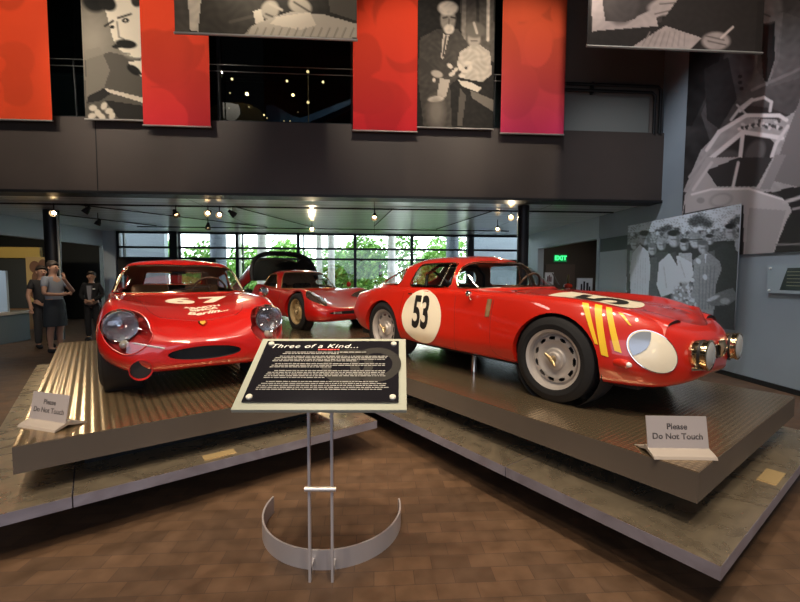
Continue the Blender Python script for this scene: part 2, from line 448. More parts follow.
# ================================================================== right hand car, number 53
def build_tz():
    car = empty('racing_car', UVP(3.43, .842, HP), PLAT + PI / 2, label='red racing coupe number 53 with yellow fender stripes on the right-hand platform', cat='car', group=None)
    N = [st(.07, .14, .32, .40, .47, .10, .485, .49), st(.085, .27, .285, .40, .515, .19, .53, .54), st(.14, .43, .245, .40, .56, .32, .58, .59), st(.25, .585, .21, .41, .62, .45, .635, .645),
         st(.43, .69, .20, .43, .70, .545, .69, .70), st(.65, .745, .20, .46, .755, .595, .72, .74), st(.86, .757, .20, .48, .775, .605, .735, .765), st(1.10, .752, .205, .47, .785, .62, .76, .79),
         st(1.35, .744, .21, .46, .79, .63, .79, .815), st(1.70, .742, .21, .46, .795, .65, .81, .83), st(2.20, .748, .21, .46, .80, .655, .81, .82), st(2.65, .755, .215, .47, .81, .645, .82, .83),
         st(3.05, .765, .22, .49, .805, .625, .83, .84), st(3.40, .755, .23, .50, .785, .60, .81, .825), st(3.62, .73, .26, .51, .75, .57, .78, .80), st(3.76, .695, .31, .51, .73, .55, .77, .79), st(3.84, .66, .36, .51, .70, .52, .73, .75)]
    bm = body_from(N)
    bvh_body = BVHTree.FromBMesh(bm)
    # tail panel stays; cabin opening
    cab = [(1.52, -.57), (1.52, .57), (2.2, .61), (3.0, .56), (3.42, .44), (3.42, -.44), (3.0, -.56), (2.2, -.61)]
    fs = cut_poly(bm, cab, 'z', cond=lambda c: c.z > .6); bmesh.ops.delete(bm, geom=fs, context='FACES')
    arch_cut(bm, .875, .318, .346, .45)
    arch_cut(bm, 3.08, .315, .335, .45)
    # mouth of the nose
    mouth = circle2(0, .43, .19, .045, 28)
    window_set(bm, car, [('front_grille', mouth, lambda c: c.x < .14 and c.z < .5, 'x')], CHROME, BLACK, .007)
    body = link_bm('body', bm, REDO, car, smooth=50)
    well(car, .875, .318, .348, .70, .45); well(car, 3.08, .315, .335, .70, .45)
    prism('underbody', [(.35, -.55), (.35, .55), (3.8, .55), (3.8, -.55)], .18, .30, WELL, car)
    # greenhouse : rings from the belt up to the ridge
    zb = .795
    H = [
        [(1.47, 0, .815), (1.50, .30, .81), (1.62, .52, .79), (1.90, .635, .775), (2.35, .665, .775), (2.80, .655, .78), (3.25, .60, .78), (3.62, .46, .77), (3.82, .25, .75), (3.87, 0, .745)],
        [(1.58, 0, .885), (1.62, .28, .885), (1.73, .48, .885), (1.95, .605, .88), (2.35, .635, .885), (2.80, .62, .89), (3.20, .55, .875), (3.52, .41, .85), (3.70, .22, .835), (3.74, 0, .83)],
        [(1.73, 0, .985), (1.76, .25, .99), (1.83, .42, .995), (2.02, .555, 1.0), (2.37, .585, 1.01), (2.78, .56, 1.005), (3.10, .47, .975), (3.32, .34, .95), (3.44, .18, .94), (3.46, 0, .938)],
        [(1.88, 0, 1.078), (1.92, .23, 1.078), (2.00, .37, 1.075), (2.14, .475, 1.075), (2.40, .505, 1.085), (2.72, .475, 1.08), (2.95, .38, 1.065), (3.08, .27, 1.06), (3.14, .14, 1.058), (3.15, 0, 1.056)],
        [(2.05, 0, 1.135), (2.08, .16, 1.13), (2.13, .26, 1.125), (2.24, .335, 1.122), (2.42, .36, 1.13), (2.62, .33, 1.13), (2.75, .26, 1.125), (2.82, .18, 1.124), (2.86, .09, 1.124), (2.87, 0, 1.124)],
        [(2.25, 0, 1.155), (2.27, 0, 1.156), (2.30, 0, 1.157), (2.35, 0, 1.158), (2.45, 0, 1.158), (2.55, 0, 1.157), (2.60, 0, 1.156), (2.63, 0, 1.155), (2.65, 0, 1.155), (2.66, 0, 1.154)]]
    hb = house_from(H)
    side = lambda s: (lambda c: c.y * s > .25)
    wins = [('windshield', [(1.46, .832), (1.56, .832), (1.93, .818), (1.965, .83), (1.995, .90), (2.00, 1.0), (1.99, 1.055), (1.95, 1.075), (1.84, 1.07), (1.60, 1.0)], lambda c: c.x < 2.02, 'y')]
    for s in (1, -1):
        wins += [('side_window', [(2.045, .825), (2.65, .818), (2.665, .84), (2.60, 1.025), (2.565, 1.055), (2.12, 1.065), (2.075, 1.05), (2.05, .98)], side(s), 'y'),
                 ('quarter_window', [(2.90, .835), (3.30, .828), (3.34, .84), (3.22, .92), (2.98, 1.00), (2.86, 1.005), (2.84, .97), (2.86, .86)], side(s), 'y')]
    wins += [('rear_window', [(3.02, -.24), (3.42, -.40), (3.74, -.38), (3.80, -.2), (3.80, .2), (3.74, .38), (3.42, .40), (3.02, .24)], lambda c: c.x > 3.05 and c.z > .76, 'z')]
    window_set(hb, car, wins, BRASS, None, .009)
    link_bm('roof', hb, REDO, car, smooth=50)
    # divider of the side window
    for s in (1, -1): tube('window_divider', [(2.20, s * .645, .822), (2.17, s * .60, .93), (2.15, s * .535, 1.05)], .008, BRASS, car)
    for s in (1, -1):
        for x in (.885, 3.08): make_wheel(car, x, s * .645, s, .317, .17, .212, ALLOY)
    # interior
    tray(car, [(1.5, -.58), (1.5, .58), (3.4, .58), (3.4, -.58)], .24)
    bmx = bmesh.new(); add_box(bmx, (1.60, 0, .74), (.22, 1.14, .12), bevel=.03); link_bm('dashboard', bmx, DASH, car)
    for s in (1, -1): seat(car, 2.28, s * .30, SEAT); box('door_card', (2.3, s * .60, .55), (1.3, .02, .42), DASH, car)
    box('rear_bulkhead', (2.95, 0, .55), (.03, 1.1, .5), DASH, car)
    tube('roll_bar', [(2.62, -.50, .5), (2.60, -.46, .95), (2.58, -.3, 1.05), (2.58, .3, 1.05), (2.60, .46, .95), (2.62, .50, .5)], .018, BLACK, car)
    tube('roll_bar_brace', [(2.59, .40, 1.0), (2.15, .52, .84)], .014, BLACK, car)
    steering(car, 1.84, -.30, .80)
    # wipers
    for y in (.22, -.22): tube('wiper', [(1.42, y, .845), (1.60, y - .16, .965)], .006, BLACK, car)
    bvh = bvh_body
    # side roundels and number
    for s in (1, -1):
        M = frame_M((2.37, s * 1.0, .515), (-s, 0, 0), (0, 0, 1)) if s > 0 else frame_M((2.37, s * 1.0, .515), (1, 0, 0), (0, 0, 1))
        decal('number_roundel', poly_bm([(x, y) for x, y in circle2(0, 0, .305, .275, 48)]), M, bvh, CREAM, car, .003, .03)
        t = text_mesh('53', .40, offset=.012, spacing=.95)
        for v in t.verts: v.co.x *= .68; v.co.y *= 1.12
        for v in t.verts: v.co.y += .03; v.co.x -= .0
        decal('number', t, M, bvh, NUMB, car, .006, .03)
    # bonnet roundel and number: reads from the side
    M = frame_M((.82, .06, 1.2), (0, 1, 0), (-1, 0, 0)); M = frame_M((.85, .20, 1.2), (0, -1, 0), (1, 0, 0))
    decal('hood_roundel', poly_bm(circle2(0, 0, .36, .35, 48)), M, bvh, CREAM, car, .003, .03)
    M2 = M
    t = text_mesh('53', .50, offset=.012)
    for v in t.verts: v.co.x = v.co.x * 1.0 + .18; v.co.y = v.co.y * 1.1 - .06
    decal('hood_number', t, M2, bvh, NUMB, car, .006, .03)
    # yellow stripes on the near fender and its twin
    for (a0, a1, b0, b1, A, B) in TZ_STRIPES:
        b = bmesh.new(); rows = []
        for k in range(15):
            t = k / 14; row = []
            for q in (0, .5, 1):
                x = (a0 + (a1 - a0) * q) * (1 - t) + (b0 + (b1 - b0) * q) * t
                y, z = A[0] + (B[0] - A[0]) * t, A[1] + (B[1] - A[1]) * t
                h = bvh.ray_cast(V(x, y + .5, z + .42), V(0, -.5, -.42).normalized(), 2)
                row.append(b.verts.new(h[0] + (h[1] if h[1].y > 0 else -h[1]) * .004))
            rows.append(row)
        for p, q in zip(rows, rows[1:]):
            for k in (0, 1): b.faces.new((p[k], p[k + 1], q[k + 1], q[k]))
        link_bm('fender_stripe', b, YEL, car, smooth=80)
    # headlamps under cream covers
    for s in (1, -1):
        d_ = V(-.62, s * .72, .32).normalized()
        ax_ = UP.cross(d_).normalized()
        dd = frame_M(V(.25, s * .585, .462) + d_ * .3, ax_, d_.cross(ax_))
        rot = -.62 * s
        decal('headlamp_cover', poly_bm(circle2(0, 0, .158, .112, 40, rot=rot)), dd, bvh, CREAM, car, .006, .02)
        lens = [(p[0], p[1]) for p in circle2(0, 0, .158, .112, 60, rot=rot)]
        c0, s0 = math.cos(rot), math.sin(rot)
        sel = [p for p in lens if (p[0] * c0 + p[1] * s0) * s < -.075]
        sel.sort(key=lambda p: (p[1] * c0 - p[0] * s0))
        sel = [(p[0] * .95, p[1] * .95) for p in sel]
        # bowed inner edge
        a, b_ = sel[-1], sel[0]
        decal('headlamp_lens', poly_bm(sel + [((a[0] * (1 - k) + b_[0] * k) + s * .035 * math.sin(PI * k) * c0, (a[1] * (1 - k) + b_[1] * k) + s * .035 * math.sin(PI * k) * s0) for k in (.2, .4, .6, .8)]), dd, bvh, mat('lens_grey', (.34, .38, .44), .2, .4), car, .010, .02)
        ring = [dd @ V(p[0], p[1], 0) for p in circle2(0, 0, .162, .116, 40, rot=rot)]
        pts = []
        for p in ring:
            h = bvh.ray_cast(p + d_ * .3, -d_, 2)
            if h[0]: pts.append(h[0] + d_ * .004)
        tube('headlamp_rim', pts, .0042, CHROME, car, 6, closed=True)
        # side marker lamp
        hit = bvh.ray_cast(V(.41, s * 1.2, .37), V(0, -s, 0), 2)[0]
        if hit:
            b = bmesh.new(); add_lathe(b, [(0, -.085), (.016, -.07), (.026, -.03), (.030, .02), (.029, .05), (.024, .062), (0, .066)], (0, 0, 0), 'x', 20, M=Matrix.Translation(hit) @ Matrix.Rotation(math.radians(s * -15), 4, 'Z') @ Matrix.Rotation(PI, 4, 'Z'))
            mk = link_bm('side_marker', b, REDO, car, smooth=True)
            lathe('marker_lens', [(0, .085), (.012, .08), (.018, .066), (.018, .06)], mat('clear_lens', (.8, .75, .7), .1), mk, axis='x', seg=16, M=Matrix.Translation(hit) @ Matrix.Rotation(math.radians(s * -15), 4, 'Z') @ Matrix.Rotation(PI, 4, 'Z'))
    # air outlet and raised panel on the nose
    for s in (1, -1):
        b = bmesh.new()
        pts = []
        for k in range(13):
            y0 = -.14 + .28 * k / 12; y = s * .38 + y0
            h0 = bvh.ray_cast(V(.22, y, 1.2), V(0, 0, -1), 2)[0]; h1 = bvh.ray_cast(V(.46, y * .97, 1.2), V(0, 0, -1), 2)[0]
            lift = .028 * (1 - (abs(y0) / .14) ** 4)
            pts.append((h0 + V(0, 0, .001), h0 + V(0, 0, lift + .001), h1 + V(0, 0, .002), h0.lerp(h1, .5) + V(0, 0, lift * .6 + .004)))
        for p, q in zip(pts, pts[1:]):
            b.faces.new([b.verts.new(c) for c in (p[1], q[1], q[3], p[3])]); b.faces.new([b.verts.new(c) for c in (p[3], q[3], q[2], p[2])])
        bmesh.ops.remove_doubles(b, verts=b.verts[:], dist=1e-4)
        sc_ = link_bm('air_outlet', b, REDO, car, smooth=True)
        b = bmesh.new()
        for p, q in zip(pts, pts[1:]): quad(b, [p[0] + V(.008, 0, 0), q[0] + V(.008, 0, 0), q[1] + V(.008, 0, 0), p[1] + V(.008, 0, 0)])
        link_bm('outlet_mesh', b, BLACK, sc_)
    # clear deflector on the front of the bonnet
    b = bmesh.new(); prev = None
    for k in range(17):
        y = -.30 + .60 * k / 16; x = .15 + .16 * (y / .30) ** 2
        h = bvh.ray_cast(V(x, y, 1.2), V(0, 0, -1), 2)[0]
        A = b.verts.new(h + V(0, 0, .0)); B = b.verts.new(h + V(.05, 0, .11 * (1 - .5 * (y / .30) ** 2)))
        if prev: b.faces.new((prev[0], A, B, prev[1]))
        prev = (A, B)
    link_bm('wind_deflector', b, LGLASS, car, smooth=True)
    # two spot lamps
    for s in (1, -1):
        b = bmesh.new(); y = s * .30; x = .05; z = .435
        add_lathe(b, [(0, .16), (.035, .153), (.065, .13), (.088, .085), (.094, .03), (.094, -.005), (.099, -.008), (.099, -.02), (.09, -.024)], (x, y, z), 'x', 36)
        lp = link_bm('spot_lamp', b, BRASS, car, smooth=True)
        lathe('spot_lens', [(0, -.036), (.035, -.035), (.07, -.03), (.092, -.02)], mat('spot_glass', (.75, .75, .72), .08, .6), lp, (x, y, z), 'x', 32)
        lathe('lamp_strap', [(.0935, .028), (.0965, .028), (.0965, .012), (.0935, .012)], BLACK, lp, (x, y, z), 'x', 36)
        tube('lamp_bracket', [(x + .03, y, z - .09), (x + .06, y, .33), (.14, y, .31)], .011, BLACK, lp)
    # small corner bumpers
    for s in (1, -1):
        tube('corner_bumper', [(.06, s * .20, .35), (.075, s * .28, .345), (.11, s * .38, .34)], [.010, .018, .010], CHROME, car, 10)
    # badge
    tube('nose_badge', [(.065, .0, .50), (.05, 0, .46), (.055, 0, .39)], [.03, .026, .006], BRASS, car, 8)
    mirror_car(car, 1.72, .70, .72, 1, CHROME, .55)
    # side breather, bonnet strap, door lines
    for s in (1, -1):
        M = frame_M((1.50, s * 1.0, .66), (-s, 0, 0), (0, 0, 1))
        b = bmesh.new(); bmesh.ops.create_grid(b, x_segments=2, y_segments=4, size=.5)
        for v in b.verts: v.co.x *= .05; v.co.y *= .15
        decal('bonnet_strap', b, M, bvh, mat('strap_tan', (.16, .09, .04), .5), car, .007, .03)
        for i, path in enumerate([[(1.92, .80), (1.90, .62), (1.88, .42), (1.90, .27), (1.95, .25), (2.60, .255), (2.70, .30), (2.72, .5), (2.70, .80)], [(1.16, .24), (1.42, .28), (1.46, .5), (1.46, .76)]]):
            pts = []
            P3 = cr([(p[0], p[1]) for p in path], 6)
            for p in P3:
                h = bvh.ray_cast(V(p[0], s * 1.2, p[1]), V(0, -s, 0), 2)
                if h[0]: pts.append(h[0] + V(0, s * -.001, 0))
            tube('door_seam' if i == 0 else 'hood_seam', pts, .0022, BLACK, car, 5)
        tube('door_handle', [(2.55, s * .742, .745), (2.55, s * .765, .745), (2.47, s * .768, .745)], .007, CHROME, car, 8)
    # jacking foot and exhaust below the sill
    for x in (1.0, 1.9): tube('jack_stand', [(x, .45, .0), (x, .45, .18)], [.03, .018], CHROME, car, 10)
    # filler cap, tail lamps, tail glass
    for s in (1, -1):
        lathe('tail_lamp', [(0, 3.925), (.035, 3.92), (.045, 3.905), (.048, 3.88)], mat('tail_lens', (.5, .03, .01), .2), car, (0, s * .42, .56), 'x', 24)
        b = bmesh.new(); add_lathe(b, [(0, .014), (.02, .012), (.028, 0)], (0, 0, 0), 'z', 16, M=Matrix.Translation((3.5, s * .5, .80)))
        link_bm('tail_fastener', b, CHROME, car, smooth=True)
    return car
TZ_STRIPES = [(.70, .655, .560, .538, (.645, .745), (.70, .46)), (.618, .572, .515, .472, (.622, .737), (.713, .405)), (.548, .512, .443, .403, (.606, .72), (.685, .44)), (.47, .44, .392, .378, (.605, .69), (.613, .612))]

# ================================================================== left hand car, number 67
def build_abarth():
    car = empty('racing_car', UVP(.70, 3.40, HP), PLAT + PI / 2 - math.radians(4), label='red racing coupe number 67 facing the camera on the left-hand platform', cat='car')
    N = [st(.06, .32, .25, .32, .39, .22, .405, .41, .7, .93), st(.085, .45, .22, .33, .445, .32, .44, .44, .7, .93), st(.15, .575, .195, .35, .53, .43, .49, .475, .68, .92), st(.26, .66, .185, .39, .61, .51, .555, .52, .66, .92),
         st(.42, .71, .18, .42, .68, .56, .61, .565, .66, .93), st(.66, .74, .18, .44, .72, .59, .66, .62, .70, .95), st(.92, .75, .175, .44, .73, .605, .685, .665), st(1.2, .742, .18, .44, .735, .61, .715, .71),
         st(1.45, .735, .18, .44, .735, .62, .735, .74), st(1.85, .735, .18, .45, .745, .64, .75, .75), st(2.3, .745, .185, .46, .755, .63, .76, .76), st(2.77, .755, .195, .48, .76, .60, .78, .79),
         st(3.1, .735, .22, .50, .74, .56, .77, .79), st(3.38, .69, .28, .50, .70, .50, .74, .76), st(3.50, .62, .33, .50, .66, .46, .70, .72)]
    bm = body_from(N)
    bvh = BVHTree.FromBMesh(bm)
    cab = [(1.55, -.55), (1.55, .55), (2.1, .58), (2.7, .52), (3.0, .42), (3.0, -.42), (2.7, -.52), (2.1, -.58)]
    fs = cut_poly(bm, cab, 'z', cond=lambda c: c.z > .6); bmesh.ops.delete(bm, geom=fs, context='FACES')
    arch_cut(bm, .70, .285, .325, .45); arch_cut(bm, 2.79, .285, .31, .45)
    # oval mouth
    mouth = [(y * 1.0, z) for y, z in circle2(0, .325, .262, .052, 36)]
    fs = cut_poly(bm, mouth, 'x', cond=lambda c: c.x < .2 and c.z < .45)
    gb = detach(bm, fs); lp = rim_loops(gb)
    for v in gb.verts: v.co.x += .05
    gr = link_bm('front_grille', gb, BLACK, car)
    ABL = {}
    for s in (1, -1):
        poly = []
        for t in np.linspace(0, 2 * PI, 41)[:-1]:
            yy = .165 * math.cos(t); zz = .145 * math.sin(t)
            if zz < 0: zz *= 1.15; yy *= 1 - .25 * (zz / .167) ** 2
            poly.append((yy + s * .53 - s * .02 * (zz < 0), zz + .515))
        fs = cut_poly(bm, poly, 'x', cond=lambda c: c.x < .62)
        hb_ = detach(bm, fs); L_ = max(rim_loops(hb_), key=len); hb_.free()
        ABL[s] = (resample(L_, 60), poly)
    b = bmesh.new()
    for l_ in lp: 
        L2 = resample(l_, 60)
        for i in range(60):
            p, q = L2[i], L2[(i + 1) % 60]; quad(b, [p, q, q + V(.05, 0, 0), p + V(.05, 0, 0)])
    for z in np.arange(.285, .37, .0125): add_box(b, (.125, 0, z), (.012, .42, .0025))
    link_bm('grille_bars', b, mat('grille_metal', (.05, .055, .06), .4, .6), gr)
    link_bm('body', bm, RED, car, smooth=50)
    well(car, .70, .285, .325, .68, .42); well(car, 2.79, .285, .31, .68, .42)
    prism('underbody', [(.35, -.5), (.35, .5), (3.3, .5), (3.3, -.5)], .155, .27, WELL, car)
    H = [
        [(1.36, 0, .725), (1.40, .32, .72), (1.52, .59, .72), (1.80, .66, .72), (2.15, .66, .72), (2.50, .65, .725), (2.85, .59, .73), (3.15, .44, .73), (3.33, .24, .72), (3.38, 0, .715)],
        [(1.46, 0, .80), (1.50, .31, .80), (1.60, .55, .80), (1.83, .63, .80), (2.15, .635, .805), (2.48, .618, .81), (2.78, .55, .81), (3.02, .41, .80), (3.15, .21, .79), (3.19, 0, .785)],
        [(1.59, 0, .92), (1.62, .30, .92), (1.70, .50, .92), (1.90, .585, .925), (2.18, .598, .93), (2.45, .575, .93), (2.68, .49, .92), (2.85, .35, .90), (2.94, .18, .89), (2.97, 0, .888)],
        [(1.71, 0, 1.025), (1.74, .28, 1.023), (1.80, .45, 1.017), (1.96, .525, 1.015), (2.20, .535, 1.02), (2.42, .505, 1.015), (2.58, .41, 1.005), (2.68, .29, .995), (2.73, .14, .99), (2.75, 0, .99)],
        [(1.83, 0, 1.085), (1.85, .24, 1.083), (1.91, .37, 1.075), (2.03, .42, 1.073), (2.22, .425, 1.076), (2.38, .39, 1.072), (2.48, .31, 1.065), (2.54, .21, 1.06), (2.57, .10, 1.058), (2.58, 0, 1.058)],
        [(2.03, 0, 1.112), (2.05, 0, 1.113), (2.09, 0, 1.114), (2.14, 0, 1.115), (2.22, 0, 1.115), (2.30, 0, 1.113), (2.34, 0, 1.112), (2.37, 0, 1.11), (2.39, 0, 1.109), (2.40, 0, 1.108)]]
    hb = house_from(H)
    side = lambda s: (lambda c: c.y * s > .25)
    wins = [('windshield', [(1.34, .745), (1.5, .745), (1.705, .742), (1.725, .76), (1.86, .985), (1.86, 1.015), (1.74, 1.035), (1.55, .98)], lambda c: c.x < 1.96, 'y')]
    for s in (1, -1):
        wins += [('side_window', [(1.80, .75), (2.45, .75), (2.47, .78), (2.40, .965), (2.36, .992), (2.00, .995), (1.95, .98)], side(s), 'y'),
                 ('quarter_window', [(2.53, .755), (2.85, .755), (2.87, .77), (2.66, .91), (2.45, .955), (2.44, .93)], side(s), 'y')]
    wins += [('rear_window', [(-.36, .80), (.36, .80), (.32, .965), (-.32, .965)], lambda c: c.x > 2.6, 'x')]
    window_set(hb, car, wins, BRASS, None, .010)
    link_bm('roof', hb, RED, car, smooth=50)
    for s in (1, -1):
        for x in (.70, 2.79): make_wheel(car, x, s * .625, s, .285, .17, .19, ALLOY, 'drum', spinner=False)
    tray(car, [(1.5, -.55), (1.5, .55), (3.0, .5), (3.0, -.5)], .22)
    box('dashboard', (1.62, 0, .66), (.2, 1.1, .12), DASH, car, bevel=.03)
    for s in (1, -1): seat(car, 2.12, s * .29, mat('tan_leather', (.28, .13, .05), .55), .2)
    box('rear_shelf', (2.85, 0, .70), (.5, .95, .03), mat('red_trim', (.16, .02, .015), .6), car)
    box('rear_bulkhead', (2.62, 0, .5), (.03, 1.0, .42), mat('red_trim', (.2, .02, .02), .6), car)
    steering(car, 1.80, -.28, .74)
    tube('rear_view_mirror', [(1.84, -.04, .955), (1.84, .10, .955)], .014, BLACK, car)
    # headlamps: round lens, small lamp below, clear teardrop cover
    for s in (1, -1):
        lp_, poly = ABL[s]
        c0 = V(.285, s * .555, .540)
        b = bmesh.new()
        add_lathe(b, [(.127, .12), (.126, .02), (.118, .0), (.110, .005), (.106, .03)], c0, 'x', 40)
        hl = link_bm('headlamp', b, CHROME, car, smooth=True)
        lathe('reflector', [(0, .09), (.03, .085), (.07, .06), (.109, .01)], mat('headlamp_silver', (.62, .64, .68), .22, .85), hl, c0, 'x', 32)
        lathe('lens', [(0, -.03), (.04, -.028), (.075, -.02), (.095, -.008), (.109, .005)], LGLASS, hl, c0, 'x', 32)
        lathe('bulb', [(0, .01), (.02, .02), (.026, .05), (.02, .08)], CHROME, hl, c0, 'x', 20)
        lathe('turn_signal', [(0, -.02), (.016, -.016), (.027, 0), (.031, .012), (.033, .08)], mat('small_lens', (.55, .50, .42), .12, .4), hl, V(.20, s * .535, .405), 'x', 24)
        n = len(lp_)
        b = bmesh.new(); pc = sum(lp_, V(0, 0, 0)) / n
        A = [b.verts.new(p) for p in lp_]; B = [b.verts.new(V(max(p.x + .05, .30) if p.z > .44 else p.x + .10, p.y * .985 + pc.y * .015, p.z)) for p in lp_]; cv = b.verts.new(V(.42, pc.y, pc.z))
        for i in range(n): b.faces.new((A[i], A[(i + 1) % n], B[(i + 1) % n], B[i])); b.faces.new((B[i], B[(i + 1) % n], cv))
        link_bm('lamp_recess', b, mat('recess_red', (.30, .012, .01), .45), hl, smooth=60)
        tube('lamp_cover_rim', [p - V(.002, 0, 0) for p in lp_], .005, RED, car, 6, closed=True)
        b = poly_bm([(p[0] * .995 + .005 * s * .56, p[1]) for p in poly]); grid_cut(b, .02); bad = []
        for v in b.verts:
            h = bvh.ray_cast(V(-.5, v.co.x, v.co.y), V(1, 0, 0), 2)
            if h[0]: v.co = h[0] - V(.003, 0, 0)
            else: bad.append(v)
        bmesh.ops.delete(b, geom=bad, context='VERTS')
        link_bm('lamp_cover', b, LGLASS, car, smooth=80)
    # red brake cooling duct hanging under the nose (car's right), jacking peg beside
    b = bmesh.new(); add_lathe(b, [(.045, .22), (.055, .10), (.072, .02), (.076, .0), (.072, .0), (.068, .02), (.05, .10), (.04, .22)], (.06, .435, .235), 'x', 32)
    dk = link_bm('air_duct', b, RED, car, smooth=True)
    lathe('duct_mouth', [(0, .025), (.068, .025)], BLACK, dk, (.06, .435, .235), 'x', 24)
    pts = []
    for k in range(14):
        y, z = .48 - .20 * k / 13, .432 - .050 * k / 13
        pts.append(bvh.ray_cast(V(-.5, y, z), V(1, 0, 0), 2)[0])
    tube('nose_reflection', pts, [.003] + [.007] * 12 + [.003], mat('reflection_pale', (.70, .74, .85), .2, .5), car, 8)  # pale reflection along the lamp cover, modelled as a thin strip
    # number 67, lettering, badge on the bonnet, readable from the front
    M = frame_M((.98, -.05, 1.2), (0, -1, 0), (1, 0, 0))
    cream = mat('lettering_cream', (.85, .72, .55), .5)
    t = text_mesh('67', .34, offset=.018, spacing=1.25)
    for v in t.verts: v.co.x *= 1.40; v.co.y *= 1.05
    decal('number', t, M, bvh, cream, car, .003, .02)
    M = frame_M((.57, -.06, 1.2), (0, -1, 0), (1, 0, 0))
    for txt, y, sx, kw in (('ABARTH', .115, 1.05, {}), ('SIMCA', .04, 1.05, {}), ('Berlin...', -.06, 1.0, {'shear': .35})):
        t = text_mesh(txt, .075 if y > 0 else .11, offset=.004, **kw)
        for v in t.verts: v.co.x = v.co.x * sx + (.02 if y <= 0 else 0); v.co.y += y
        decal('bonnet_lettering', t, M, bvh, cream, car, .003, .02)
    M = frame_M((.28, -.01, 1.2), (0, -1, 0), (1, 0, 0))
    bd = decal('nose_badge', poly_bm([(-.03, .045), (.03, .045), (.035, .01), (.025, -.025), (0, -.05), (-.025, -.025), (-.035, .01)]), M, bvh, BRASS, car, .006, .02)
    decal('badge_face', poly_bm([(-.02, .035), (.02, .035), (.022, .005), (0, -.035), (-.022, .005)]), M, bvh, mat('badge_yellow', (.7, .35, .05), .3), bd, .009, .02)
    # seams of the bonnet
    for s in (1, -1):
        pts = []
        for p in cr([(.34, s * .28), (.46, s * .36), (.90, s * .44), (1.35, s * .52)], 8):
            h = bvh.ray_cast(V(p[0], p[1], 1.2), V(0, 0, -1), 2)
            if h[0]: pts.append(h[0])
        tube('bonnet_seam', pts, .0022, BLACK, car, 5)
    pts = [bvh.ray_cast(V(.36 - .02 * math.cos(y * 4), y, 1.2), V(0, 0, -1), 2)[0] for y in np.linspace(-.30, .30, 20)]
    tube('bonnet_seam', pts, .0022, BLACK, car, 5)
    for s in (1, -1):
        pts = []
        for p in cr([(1.55, .72), (1.50, .5), (1.50, .25), (1.56, .22), (2.2, .225), (2.32, .3), (2.38, .5), (2.40, .73)], 6):
            h = bvh.ray_cast(V(p[0], s * 1.2, p[1]), V(0, -s, 0), 2)
            if h[0]: pts.append(h[0])
        tube('door_seam', pts, .0022, BLACK, car, 5)
    mirror_car(car, 1.02, -.66, .66, -1, CHROME)
    # wiper
    tube('wiper', [(1.42, .12, .775), (1.50, -.25, .81)], .005, BLACK, car)
    for s in (1, -1): lathe('tail_lamp', [(0, 3.53), (.03, 3.525), (.04, 3.51), (.042, 3.48)], mat('tail_lens', (.5, .03, .01), .2), car, (0, s * .38, .55), 'x', 24)
    return car

